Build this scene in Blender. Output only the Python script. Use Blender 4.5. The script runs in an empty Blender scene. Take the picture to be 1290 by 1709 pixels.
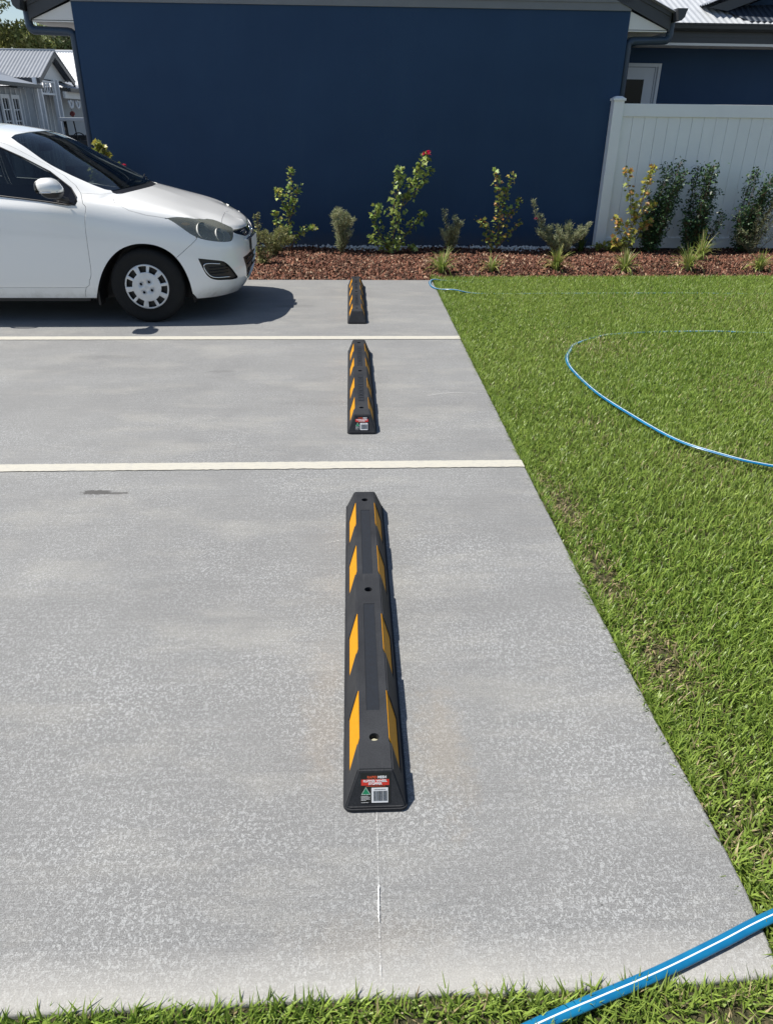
import bpy, bmesh, math, random
import numpy as np
from mathutils import Vector, Matrix
from mathutils.geometry import delaunay_2d_cdt
R = math.radians
SC = bpy.context.scene
COL = SC.collection
random.seed(7); RNG = np.random.default_rng(7)

# ---------------------------------------------------------------- camera
cam = bpy.data.cameras.new('camera'); camo = bpy.data.objects.new('camera', cam); COL.objects.link(camo)
PITCH, YAW, ROLL, CAMH, FPX = 0.490078, 0.0493913, 0.0114461, 1.53503, 1227.2168
cp, sp, cy, sy = math.cos(PITCH), math.sin(PITCH), math.cos(YAW), math.sin(YAW)
fw = Vector((sy*cp, cy*cp, -sp)); rt = Vector((cy, -sy, 0)); up = rt.cross(fw)
c_, s_ = math.cos(ROLL), math.sin(ROLL)
rt2, up2 = c_*rt + s_*up, -s_*rt + c_*up
camo.matrix_world = Matrix(((rt2.x, up2.x, -fw.x, 0), (rt2.y, up2.y, -fw.y, 0), (rt2.z, up2.z, -fw.z, CAMH), (0, 0, 0, 1)))
cam.sensor_fit = 'VERTICAL'; cam.sensor_height = 36; cam.lens = FPX / 1709 * 36
cam.clip_start = .02; cam.clip_end = 2000
SC.camera = camo
SC.render.resolution_x, SC.render.resolution_y = 772, 1024

# ---------------------------------------------------------------- light and exposure
SUN = Vector((-.58, .13, 1.0)).normalized()
SC.world = bpy.data.worlds.new('World'); SC.world.use_nodes = True
wn = SC.world.node_tree
sky = wn.nodes.new('ShaderNodeTexSky'); sky.sky_type = 'NISHITA'; sky.sun_disc = False
sky.sun_elevation = math.asin(SUN.z); sky.sun_rotation = math.atan2(SUN.x, SUN.y)
sky.air_density = 1.0; sky.dust_density = .6; sky.ozone_density = 1.2
wn.links.new(sky.outputs[0], wn.nodes['Background'].inputs[0])
wn.nodes['Background'].inputs[1].default_value = .075
sl = bpy.data.lights.new('sun', 'SUN'); sl.energy = 4.5; sl.angle = R(.53); sl.color = (1, .95, .87)
slo = bpy.data.objects.new('sun', sl); COL.objects.link(slo); slo.rotation_euler = SUN.to_track_quat('Z', 'Y').to_euler()
SC.view_settings.view_transform = 'Standard'; SC.view_settings.look = 'None'
SC.view_settings.exposure = 0.6; SC.view_settings.gamma = 1
SC.cycles.use_denoising = True; SC.cycles.max_bounces = 8; SC.cycles.transparent_max_bounces = 16

# ---------------------------------------------------------------- materials
class N:
    def __init__(s, name):
        s.m = bpy.data.materials.new(name); s.m.use_nodes = True; s.t = s.m.node_tree
        s.b = s.t.nodes['Principled BSDF']; s.out = s.t.nodes['Material Output']
    def n(s, typ, **k):
        x = s.t.nodes.new(typ)
        for a, v in k.items():
            if a.startswith('i_'): x.inputs[a[2:].replace('_', ' ')].default_value = v
            else: setattr(x, a, v)
        return x
    def l(s, a, b): s.t.links.new(a, b)
    def co(s, scale=(1, 1, 1), kind='Object', rot=(0, 0, 0)):
        c = s.n('ShaderNodeTexCoord'); m = s.n('ShaderNodeMapping'); m.inputs['Scale'].default_value = scale; m.inputs['Rotation'].default_value = rot
        s.l(c.outputs[kind], m.inputs[0]); return m.outputs[0]
    def noise(s, co, scale, detail=4, rough=.6, dist=0):
        x = s.n('ShaderNodeTexNoise'); x.inputs['Scale'].default_value = scale; x.inputs['Detail'].default_value = detail
        x.inputs['Roughness'].default_value = rough; x.inputs['Distortion'].default_value = dist; s.l(co, x.inputs['Vector']); return x.outputs[0]
    def ramp(s, f, stops):
        x = s.n('ShaderNodeValToRGB'); e = x.color_ramp.elements
        while len(e) < len(stops): e.new(.5)
        for q, (p, c) in zip(e, stops):
            q.position = p; q.color = (c, c, c, 1) if isinstance(c, (int, float)) else (*c, 1)
        s.l(f, x.inputs[0]); return x.outputs[0]
    def mix(s, f, a, b, mode='MIX'):
        x = s.n('ShaderNodeMix', data_type='RGBA', blend_type=mode)
        for v, i in ((f, 0), (a, 6), (b, 7)):
            if hasattr(v, 'default_value'): s.l(v, x.inputs[i])
            else: x.inputs[i].default_value = v if i == 0 else ((*v, 1) if not isinstance(v, (int, float)) else (v, v, v, 1))
        return x.outputs[2]
    def math(s, op, a, b=0, c=None):
        x = s.n('ShaderNodeMath', operation=op)
        for i, v in enumerate((a, b, c)):
            if v is None: continue
            if hasattr(v, 'default_value'): s.l(v, x.inputs[i])
            else: x.inputs[i].default_value = v
        return x.outputs[0]
    def col(s, c):
        if hasattr(c, 'default_value'): s.l(c, s.b.inputs['Base Color'])
        else: s.b.inputs['Base Color'].default_value = (*c, 1)
    def bump(s, h, strength=.3, dist=.01):
        x = s.n('ShaderNodeBump'); x.inputs['Strength'].default_value = strength; x.inputs['Distance'].default_value = dist
        s.l(h, x.inputs['Height']); s.l(x.outputs[0], s.b.inputs['Normal'])
    def set(s, **k):
        for a, v in k.items():
            i = s.b.inputs[a.replace('_', ' ')]
            if hasattr(v, 'default_value'): s.l(v, i)
            else: i.default_value = v
def plain(name, c, rough=.6, var=.12, scale=8, bump=0, metallic=0, coat=0):
    k = N(name); co = k.co(); f = k.noise(co, scale, 5)
    k.col(k.ramp(f, [(.25, tuple(x*(1-var) for x in c)), (.75, tuple(min(1, x*(1+var)) for x in c))]))
    k.set(Roughness=rough, Metallic=metallic, Coat_Weight=coat, Coat_Roughness=.03)
    if bump: k.bump(k.noise(co, scale*6, 3), bump, .003)
    return k.m
M = {}

# ---------------------------------------------------------------- object helpers
def tag(o, label=None, cat=None, group=None, kind=None):
    if label: o['label'] = label
    if cat: o['category'] = cat
    if group: o['group'] = group
    if kind: o['kind'] = kind
    return o
def empty(name, loc, label, cat, group=None, rz=0):
    o = bpy.data.objects.new(name, None); COL.objects.link(o); o.location = loc; o.rotation_euler = (0, 0, rz); o.empty_display_size = .1
    return tag(o, label, cat, group)
def link(name, me, parent=None, mats=(), smooth=False):
    o = bpy.data.objects.new(name, me); COL.objects.link(o); o.parent = parent
    for m in mats:
        me.materials.append(M[m] if isinstance(m, str) else m)
    if smooth: me.shade_smooth()
    return o
def from_bm(name, bm, mats, parent=None, smooth=False):
    me = bpy.data.meshes.new(name); bm.to_mesh(me); bm.free()
    return link(name, me, parent, mats if isinstance(mats, (list, tuple)) else [mats], smooth)
def box(bm, x0, x1, y0, y1, z0, z1, mi=0, bev=0):
    r = bmesh.ops.create_cube(bm, size=1); vs = r['verts']
    bmesh.ops.scale(bm, vec=(abs(x1-x0), abs(y1-y0), abs(z1-z0)), verts=vs)
    bmesh.ops.translate(bm, vec=((x0+x1)/2, (y0+y1)/2, (z0+z1)/2), verts=vs)
    fs = set(f for v in vs for f in v.link_faces)
    for f in fs: f.material_index = mi
    if bev:
        bmesh.ops.bevel(bm, geom=list(set(e for f in fs for e in f.edges)), offset=bev, segments=2, affect='EDGES', profile=.7)
    return vs
def poly_prism(bm, pts, d, mi=0):
    """extrude a 3D polygon by vector d, closed"""
    a = [bm.verts.new(p) for p in pts]; b = [bm.verts.new(Vector(p) + Vector(d)) for p in pts]
    fs = [bm.faces.new(a), bm.faces.new(b[::-1])]
    n = len(a)
    for i in range(n): fs.append(bm.faces.new((a[i], b[i], b[(i+1) % n], a[(i+1) % n])))
    for f in fs: f.material_index = mi
    bmesh.ops.recalc_face_normals(bm, faces=fs)
def tube(bm, pts, r, seg=8, mi=0, cap=True, flat=1.0, upv=(0, 0, 1), r1=None):
    pts = [Vector(p) for p in pts]; rings = []; n = len(pts)
    for i, p in enumerate(pts):
        d = (pts[min(i+1, n-1)] - pts[max(i-1, 0)]).normalized()
        u = Vector(upv) - d * d.dot(Vector(upv))
        if u.length < 1e-3: u = Vector((1, 0, 0)) - d * d.x
        u.normalize(); w = d.cross(u)
        rr = r if r1 is None else r + (r1 - r) * i / (n - 1)
        rings.append([bm.verts.new(p + w * rr * math.cos(2*math.pi*k/seg) + u * rr * flat * math.sin(2*math.pi*k/seg)) for k in range(seg)])
    for a, b in zip(rings[:-1], rings[1:]):
        for k in range(seg):
            f = bm.faces.new((a[k], a[(k+1) % seg], b[(k+1) % seg], b[k])); f.material_index = mi; f.smooth = True
    if cap:
        for q in (rings[0][::-1], rings[-1]):
            f = bm.faces.new(q); f.material_index = mi
def smooth_path(pts, n=8):
    pts = [Vector(p) for p in pts]; out = []
    for i in range(len(pts)-1):
        p0, p1, p2, p3 = pts[max(i-1, 0)], pts[i], pts[i+1], pts[min(i+2, len(pts)-1)]
        for k in range(n):
            t = k/n; out.append(.5*((2*p1)+(p2-p0)*t+(2*p0-5*p1+4*p2-p3)*t*t+(3*p1-p0-3*p2+p3)*t**3))
    return out + [pts[-1]]
def raw_mesh(name, co, faces_n, loops, colors=None):
    """co (n,3); faces_n sizes; loops flat indices; colors (n,3) point colours"""
    me = bpy.data.meshes.new(name)
    me.vertices.add(len(co)); me.vertices.foreach_set('co', np.asarray(co, np.float32).ravel())
    me.loops.add(len(loops)); me.loops.foreach_set('vertex_index', np.asarray(loops, np.int32))
    me.polygons.add(len(faces_n)); st = np.concatenate([[0], np.cumsum(faces_n)[:-1]]).astype(np.int32)
    me.polygons.foreach_set('loop_start', st); me.polygons.foreach_set('loop_total', np.asarray(faces_n, np.int32))
    me.update(calc_edges=True)
    if colors is not None:
        a = me.color_attributes.new('Col', 'FLOAT_COLOR', 'POINT')
        a.data.foreach_set('color', np.concatenate([colors, np.ones((len(colors), 1))], 1).astype(np.float32).ravel())
    return me
def in_poly(P, poly):
    P = np.asarray(P); x, y = P[:, 0], P[:, 1]; r = np.zeros(len(P), bool); n = len(poly)
    for i in range(n):
        x0, y0 = poly[i]; x1, y1 = poly[(i+1) % n]
        if y0 == y1: continue
        c = ((y0 > y) != (y1 > y)) & (x < (x1-x0)*(y-y0)/(y1-y0)+x0); r ^= c
    return r
def text_mesh(body, size, mat, name, parent, loc, rot, align='CENTER', bold=0, sx=1, ext=.0002, ls=1.0):
    cu = bpy.data.curves.new('t', 'FONT'); cu.body = body; cu.size = size; cu.align_x = align; cu.align_y = 'CENTER'; cu.offset = bold; cu.extrude = ext
    cu.space_line = ls
    o = bpy.data.objects.new('t', cu); COL.objects.link(o)
    dg = bpy.context.evaluated_depsgraph_get(); me = bpy.data.meshes.new_from_object(o.evaluated_get(dg)); bpy.data.objects.remove(o)
    me.transform(Matrix.Diagonal((sx, 1, 1, 1)))
    me.materials.clear(); q = link(name, me, parent, [mat]); q.matrix_local = Matrix.Translation(loc) @ rot.to_4x4()
    return q
# ---------------------------------------------------------------- ground materials
def concrete():
    k = N('concrete'); co = k.co()
    base = k.ramp(k.noise(co, .9, 5, .6), [(.3, (.165, .167, .167)), (.7, (.215, .217, .214))])
    # curing curls: small pale flecks, more of them near the front slab
    wv = k.noise(k.co((1, .8, 1)), 125, 1.5, .5, .9)
    patchy = k.ramp(k.noise(co, 2.2, 3), [(.35, .3), (.65, 1)])
    fl = k.ramp(wv, [(.52, 0), (.585, 1)])
    sep = k.n('ShaderNodeSeparateXYZ'); k.l(k.n('ShaderNodeTexCoord').outputs['Object'], sep.inputs[0])
    near = k.math('SUBTRACT', 1.15, k.math('MULTIPLY', sep.outputs[1], .17)); near = k.n('ShaderNodeClamp'); 
    nn = k.math('SUBTRACT', 1.2, k.math('MULTIPLY', sep.outputs[1], .12)); k.l(nn, near.inputs[0]); near.inputs[1].default_value = .3
    f = k.math('MULTIPLY', k.math('MULTIPLY', fl, patchy), near.outputs[0])
    c = k.mix(k.math('MULTIPLY', f, .68), base, (.40, .41, .41))
    rings = k.n('ShaderNodeTexVoronoi'); rings.inputs['Scale'].default_value = 58; k.l(k.co((1, 1, 1)), rings.inputs['Vector'])
    c = k.mix(k.math('MULTIPLY', k.ramp(rings.outputs['Distance'], [(.10, 1), (.22, 0)]), k.math('MULTIPLY', k.math('MULTIPLY', near.outputs[0], patchy), .5)), c, (.43, .435, .43))
    # trowel and broom streaks along x
    st = k.noise(k.co((.35, 26, 1)), 3.2, 5, .65); c = k.mix(k.ramp(st, [(.34, .22), (.52, 0)]), c, (.14, .14, .138))
    st2 = k.noise(k.co((2.2, 130, 1)), 2.5, 3, .6); c = k.mix(k.ramp(st2, [(.5, 0), (.68, .28)]), c, (.36, .357, .345))
    bands = k.noise(k.co((.16, 1.5, 1)), 1.3, 4, .55); c = k.mix(k.ramp(bands, [(.40, .22), (.56, 0)]), c, (.155, .155, .153))
    mot = k.noise(k.co((.5, 1.3, 1)), 2.6, 6, .7); c = k.mix(k.ramp(mot, [(.50, 0), (.68, .32)]), c, (.35, .34, .305)); c = k.mix(k.ramp(k.noise(k.co((.7, 2.2, 1), 'Object'), 5.5, 6, .72), [(.30, .22), (.44, 0)]), c, (.14, .14, .138))
    dots = k.noise(co, 38, 1.5, .5); c = k.mix(k.ramp(dots, [(.79, 0), (.81, .8)]), c, (.05, .05, .048))
    gr = k.noise(co, 330, 3, .75); c = k.mix(.72, c, k.ramp(gr, [(.3, .1), (.7, .9)]), 'OVERLAY')
    # rust stain right of the first stopper and a fainter one left of it
    for (sx, sy_, rx, ry, amt) in ((.235, 1.50, .09, .30, .20), (-.10, 1.62, .07, .30, .15), (.02, .95, .22, .07, .10)):
        m = k.n('ShaderNodeVectorMath', operation='SUBTRACT'); k.l(k.n('ShaderNodeTexCoord').outputs['Object'], m.inputs[0]); m.inputs[1].default_value = (sx, sy_, 0)
        d = k.n('ShaderNodeVectorMath', operation='MULTIPLY'); k.l(m.outputs[0], d.inputs[0]); d.inputs[1].default_value = (1/rx, 1/ry, 0)
        ln = k.n('ShaderNodeVectorMath', operation='LENGTH'); k.l(d.outputs[0], ln.inputs[0])
        q = k.math('ADD', ln.outputs['Value'], k.math('MULTIPLY', k.math('SUBTRACT', k.noise(co, 11, 8, .78), .5), 3.0))
        c = k.mix(k.ramp(q, [(.3, amt), (1.1, 0)]), c, (.30, .235, .15))
    # oily dark drips
    for (sx, sy_, rx, ry, amt) in ((-1.19, 3.10, .085, .026, .95), (-1.10, 3.09, .07, .014, .85), (-.9, 4.95, .10, .03, .25), (-1.75, 5.3, .3, .05, .16), (-.52, 6.95, .22, .06, .22), (-.2, 4.3, .3, .05, .12)):
        m = k.n('ShaderNodeVectorMath', operation='SUBTRACT'); k.l(k.n('ShaderNodeTexCoord').outputs['Object'], m.inputs[0]); m.inputs[1].default_value = (sx, sy_, 0)
        d = k.n('ShaderNodeVectorMath', operation='MULTIPLY'); k.l(m.outputs[0], d.inputs[0]); d.inputs[1].default_value = (1/rx, 1/ry, 0)
        ln = k.n('ShaderNodeVectorMath', operation='LENGTH'); k.l(d.outputs[0], ln.inputs[0])
        q = k.math('ADD', ln.outputs['Value'], k.math('MULTIPLY', k.math('SUBTRACT', k.noise(co, 45, 4, .7), .5), 1.6))
        c = k.mix(k.ramp(q, [(.7, amt), (1.0, 0)]), c, (.07, .068, .065))
    # pale worn rim along the free edges
    e1 = k.ramp(k.math('ADD', sep.outputs[1], k.math('MULTIPLY', k.noise(co, 7, 4), .08)), [(.895, .5), (1.0, 0)])
    c = k.mix(e1, c, (.47, .455, .42))
    k.col(c); k.set(Roughness=.82)
    k.bump(k.math('ADD', k.math('MULTIPLY', st2, .7), k.math('ADD', gr, k.math('MULTIPLY', wv, .8))), .5, .003)
    return k.m
M['concrete'] = concrete()
def paint():
    k = N('line_paint'); co = k.co(); c = k.mix(.3, (.52, .50, .43), k.ramp(k.noise(co, 300, 3), [(.3, .3), (.7, .9)]), 'MULTIPLY')
    w = k.noise(k.co((1, 3, 1)), 22, 6, .75); c = k.mix(k.ramp(w, [(.40, .7), (.50, 0)]), c, (.38, .37, .34)); k.col(c); k.set(Roughness=.7); return k.m
M['paint'] = paint()
def chalkm():
    k = N('chalk'); co = k.co(); k.col((.75, .75, .73)); k.set(Roughness=.9)
    k.set(Alpha=k.ramp(k.noise(co, 160, 3, .8), [(.42, .0), (.66, .6)])); return k.m
M['chalk'] = chalkm()
k = N('soil'); co = k.co(); k.col(k.ramp(k.noise(co, 30, 6, .7), [(.3, (.035, .028, .016)), (.6, (.085, .06, .035)), (.8, (.16, .11, .06))])); k.set(Roughness=.95); k.bump(k.noise(co, 90, 4), .8, .02); M['soil'] = k.m
k = N('turf_base'); co = k.co(); k.col(k.ramp(k.noise(co, 60, 5, .7), [(.3, (.03, .026, .014)), (.5, (.06, .06, .022)), (.75, (.15, .11, .06))])); k.set(Roughness=.95); k.bump(k.noise(co, 120, 4), .8, .02); M['turf'] = k.m
def colmat(name, rough=.6, trans=0, spec=.4, vari=0):
    k = N(name); a = k.n('ShaderNodeVertexColor', layer_name='Col'); c = a.outputs[0]
    if vari: c = k.mix(vari, c, k.ramp(k.noise(k.co(), 260, 3), [(.3, .2), (.7, .85)]), 'OVERLAY')
    k.col(c); k.set(Roughness=rough, Specular_IOR_Level=spec)
    if trans:
        tr = k.n('ShaderNodeBsdfTranslucent'); k.l(a.outputs[0], tr.inputs[0]); mx = k.n('ShaderNodeMixShader'); mx.inputs[0].default_value = trans
        k.l(k.b.outputs[0], mx.inputs[1]); k.l(tr.outputs[0], mx.inputs[2]); k.l(mx.outputs[0], k.out.inputs[0])
    return k.m
M['grass'] = colmat('grass_blades', .42, .35, .45)
M['leaf'] = colmat('leaves', .42, .3, .4)
M['leaf_gloss'] = colmat('glossy_leaves', .42, .15, .4)
M['chip'] = colmat('bark_chips', .75, 0, .25, .5)
M['stone'] = colmat('white_stones', .6, 0, .3, .2)
M['stem'] = plain('stems', (.16, .11, .06), .8, .3, 40)
M['asphalt'] = plain('asphalt', (.13, .13, .13), .9, .2, 6)

# ---------------------------------------------------------------- ground sheets
EDGE = [(.864, .842), (.872, .92), (.878, 1.0), (.880, 1.1), (.877, 1.3), (.873, 1.54), (.862, 2.2), (.861, 3.41), (.862, 5.0), (.868, 6.5), (.874, 7.6), (.876, 8.22)]
FRONT = [(-12, .70), (-3, .78), (-1.2, .815), (-.6, .826), (0, .832), (.40, .831), (.70, .834), (.862, .842)]
def sheet(name, pts, z, mat, kind='structure', label=None):
    bm = bmesh.new(); f = bm.faces.new([bm.verts.new((x, y, z)) for x, y in pts]); 
    if f.normal.z < 0: f.normal_flip()
    bmesh.ops.triangulate(bm, faces=[f])
    return tag(from_bm(name, bm, mat), label, None, None, kind)
bm = bmesh.new()
vals = [(-1500, -60, -.9), (-60, -60, -.9), (-60, 60, -.9)]
gx = [-1500, -200, -60, -14, 14, 60, 200, 1500]; gy = [-1500, -200, -40, -8, 12.5, 26, 60, 200, 1500]
gz = lambda x, y: -.06 if y < 13 else -.42
V = [[bm.verts.new((x, y, gz(x, y))) for x in gx] for y in gy]
for j in range(len(gy)-1):
    for i in range(len(gx)-1): bm.faces.new((V[j][i], V[j][i+1], V[j+1][i+1], V[j+1][i]))
tag(from_bm('ground', bm, 'asphalt'), kind='structure')
# slab with a rounded arris
bm = bmesh.new()
outl = FRONT + EDGE[1:] + [(-12, 8.25)]
dense = []
for (a, b), (c, d) in zip(outl, outl[1:] + outl[:1]):
    n = max(1, int(math.hypot(c-a, d-b)/.03)) if -1.5 < min(a, c) and b < 9 else 1
    dense += [(a+(c-a)*i/n, b+(d-b)*i/n) for i in range(n)]
jx = [random.uniform(-.0012, .0012) for _ in dense]; rings = []
for ins, z in ((.008, 0), (.003, -.0015), (.0005, -.006), (0, -.12)):
    rg = []
    for i, (x, y) in enumerate(dense):
        x0, y0 = dense[i-1]; x1, y1 = dense[(i+1) % len(dense)]; L = math.hypot(x1-x0, y1-y0) or 1; nx_, ny_ = -(y1-y0)/L, (x1-x0)/L
        rg.append(bm.verts.new((x + nx_*(ins+jx[i]), y + ny_*(ins+jx[i]), z)))
    rings.append(rg)
for a, b in zip(rings, rings[1:]):
    for i in range(len(a)):
        f = bm.faces.new((a[i], b[i], b[(i+1) % len(a)], a[(i+1) % len(a)])); f.smooth = True
tf = bm.faces.new(rings[0]); bmesh.ops.triangulate(bm, faces=[tf]); bmesh.ops.recalc_face_normals(bm, faces=bm.faces)
tag(from_bm('driveway', bm, 'concrete'), kind='structure')
for nm, y0, y1, xr in (('parking_line', 3.334, 3.417, .857), ('parking_line', 5.77, 5.865, .86)):
    n = 700; bm = bmesh.new(); va = []
    for i in range(n+1):
        x = -12 + (xr+12)*i/n
        va.append((bm.verts.new((x, y0 + random.uniform(-.0028, .0028), .004)), bm.verts.new((x, y1 + random.uniform(-.002, .002), .004))))
    for a, b in zip(va, va[1:]): bm.faces.new((a[0], b[0], b[1], a[1]))
    tag(from_bm(nm, bm, 'paint'), kind='structure')
def strip(name, pts, w, label, mat='chalk', z=.004, cat='chalk mark', jit=.0008):
    bm = bmesh.new(); pts = smooth_path([(x, y, z) for x, y in pts], 6); prev = None
    for i, p in enumerate(pts):
        d = (pts[min(i+1, len(pts)-1)] - pts[max(i-1, 0)]).normalized(); q = Vector((-d.y, d.x, 0)) * w/2 * random.uniform(.6, 1.3)
        o = Vector((random.uniform(-jit, jit), random.uniform(-jit, jit), 0))
        cur = (bm.verts.new(p+q+o), bm.verts.new(p-q+o))
        if prev: bm.faces.new((prev[0], cur[0], cur[1], prev[1]))
        prev = cur
    bmesh.ops.recalc_face_normals(bm, faces=bm.faces)
    return tag(from_bm(name, bm, mat), label, cat)
M['chalk_thick'] = plain('thick_chalk', (.82, .82, .80), .9, .08, 60)
CG = 'chalk marks on the concrete'
for pts, w, lb, mt in (
    ([(.0421, .86), (.043, .985), (.045, 1.08), (.047, 1.27)], .0025, 'faint straight chalk line running under the nearest wheel stop toward the camera', 'chalk'),
    ([(.047, 2.95), (.046, 3.32)], .0022, 'faint chalk line between the nearest wheel stop and the nearer white bay line', 'chalk'),
    ([(.046, 3.43), (.047, 3.79)], .0022, 'faint chalk line between the nearer white bay line and the middle wheel stop', 'chalk'),
    ([(.047, 5.44), (.047, 5.79)], .0022, 'faint chalk line just beyond the middle wheel stop', 'chalk'),
    ([(.047, 5.90), (.047, 6.25)], .0022, 'faint chalk line between the farther white bay line and the farthest wheel stop', 'chalk'),
    ([(.0428, .985), (.0430, 1.01), (.0435, 1.03), (.0440, 1.05), (.0455, 1.072)], .0034, 'short thick white chalk stroke in front of the nearest wheel stop', 'chalk_thick'),
    ([(-.13, 2.60), (-.06, 2.625), (-.035, 2.628)], .004, 'pale scuff left of the far end of the nearest wheel stop', 'chalk'),
    ([(-.22, 5.03), (-.10, 5.06), (-.03, 5.07)], .006, 'pale scuff left of the middle wheel stop', 'chalk'),
    ([(.47, 4.42), (.62, 4.47), (.78, 4.46)], .008, 'pale scuff between the middle wheel stop and the lawn', 'chalk'),
    ([(.20, 1.83), (.225, 1.815)], .003, 'tiny pale scratch right of the nearest wheel stop', 'chalk')):
    o = strip('chalk_mark', pts, w, lb, mt); o['group'] = CG
sheet('lawn_soil', [(x-.004, y) for x, y in EDGE] + [(.876, 8.5), (12, 8.9), (12, -3), (.862, -3)], -.028, 'turf')
sheet('soil', FRONT + [(.862, -3), (-12, -3)], -.012, 'turf')
# dark scatter of leaf litter specks on the slab
def bed():
    xs = np.linspace(-3.3, 12, 120); ys = np.linspace(8.18, 12.0, 34); co = []
    for y in ys:
        for x in xs:
            e = 8.24 if x < .88 else 8.5 + .02*math.sin(x*5) + .06*(x-2.8)/2
            yy = max(y, e) if y < 8.6 else y
            u = min(1, max(0, (yy - e)/.5)); z = -.03 + .06*u + .015*math.sin(x*3.1+y)*u
            if y > 9.7: z -= .02
            co.append((x, yy, z))
    nx, ny = len(xs), len(ys); lp = []
    for j in range(ny-1):
        for i in range(nx-1): a = j*nx+i; lp += [a, a+1, a+1+nx, a+nx]
    o = link('garden_soil', raw_mesh('garden_soil', co, [4]*((nx-1)*(ny-1)), lp), None, ['soil']); tag(o, kind='structure')
bed()
def bedz(x, y):
    e = 8.24 if x < .88 else 8.5 + .06*(x-2.8)/2
    u = min(1, max(0, (y - e)/.5)); return -.03 + .06*u + .015*math.sin(x*3.1+y)*u - (.02 if y > 9.7 else 0)
def chips():
    n = 60000; x = RNG.uniform(-3.2, 7.5, n); y = 8.22 + (RNG.uniform(0, 1, n)**1.05)*2.1
    e = np.where(x < .875, 8.25, 8.5 + .06*(x-2.8)/2); keep = (y > e - .03*RNG.random(n)) & ~((x > 3.2) & (y > 10.42) & (x < 3.45)); x, y, e = x[keep], y[keep], e[keep]; n = len(x)
    u = np.clip((y-e)/.5, 0, 1); z = -.03 + .06*u + .015*np.sin(x*3.1+y)*u - np.where(y > 9.7, .02, 0) + RNG.uniform(.0, .022, n)
    L = RNG.uniform(.012, .042, n); W = L*RNG.uniform(.3, .75, n); a = RNG.uniform(0, 6.28, n)
    tx, ty = RNG.normal(0, .7, n), RNG.normal(0, .7, n)
    d1 = np.stack([np.cos(a), np.sin(a), tx], 1)*L[:, None]/2; d2 = np.stack([-np.sin(a), np.cos(a), ty], 1)*W[:, None]/2
    c = np.stack([x, y, z], 1); j = lambda: RNG.uniform(.6, 1.15, (n, 1)); th = np.array([0, 0, 1.])*RNG.uniform(.002, .006, n)[:, None]
    top = [c - d1*j() - d2*j() + th, c + d1*j() - d2*j() + th, c + d1*j() + d2*j() + th, c - d1*j() + d2*j() + th]
    bot = [q - 2.0*th for q in top]
    co = np.stack(top + bot, 1).reshape(-1, 3); b = np.arange(n)[:, None]*8
    F = np.array([0, 1, 2, 3, 0, 4, 5, 1, 1, 5, 6, 2, 2, 6, 7, 3, 3, 7, 4, 0]); lp = (b + F[None]).ravel()
    pal = np.array([(.13, .050, .030), (.075, .032, .020), (.18, .08, .048), (.25, .15, .10), (.035, .018, .012), (.10, .045, .03), (.36, .26, .18)])
    ci = RNG.choice(7, n, p=[.24, .2, .2, .1, .1, .12, .04]); col = np.repeat(pal[ci]*RNG.uniform(.75, 1.3, (n, 1)), 8, 0)
    o = link('mulch', raw_mesh('mulch', co, np.full(n*5, 4), lp, col), None, ['chip']); tag(o, 'reddish brown bark mulch covering the garden bed', 'mulch', kind='stuff')
chips()
def pebbles():
    bm = bmesh.new(); bmesh.ops.create_icosphere(bm, subdivisions=1, radius=1); V = np.array([v.co[:] for v in bm.verts]); F = [[v.index for v in f.verts] for f in bm.faces]; bm.free()
    n = 1500; x = RNG.uniform(-3.1, 3.25, n); y = 10.33 - np.abs(RNG.normal(0, .09, n)); z = .015 + (y > 10.2)*RNG.uniform(0, .035, n)
    s = RNG.uniform(.012, .026, (n, 1, 1)); sq = RNG.uniform(.6, 1.1, (n, 1, 3)); co = V[None]*s*sq*RNG.uniform(.85, 1.15, (n, len(V), 1)) + np.stack([x, y, z], 1)[:, None]
    lp = (np.array(F).ravel()[None] + np.arange(n)[:, None]*len(V)).ravel(); col = np.repeat(np.array([(.72, .71, .68)])*RNG.uniform(.7, 1.1, (n, 1)), len(V), 0)
    tag(link('white_pebbles', raw_mesh('pebbles', co.reshape(-1, 3), np.full(n*len(F), 3), lp, col), None, ['stone']), 'strip of white pebbles along the foot of the navy wall', 'pebbles', kind='stuff')
pebbles()

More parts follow.
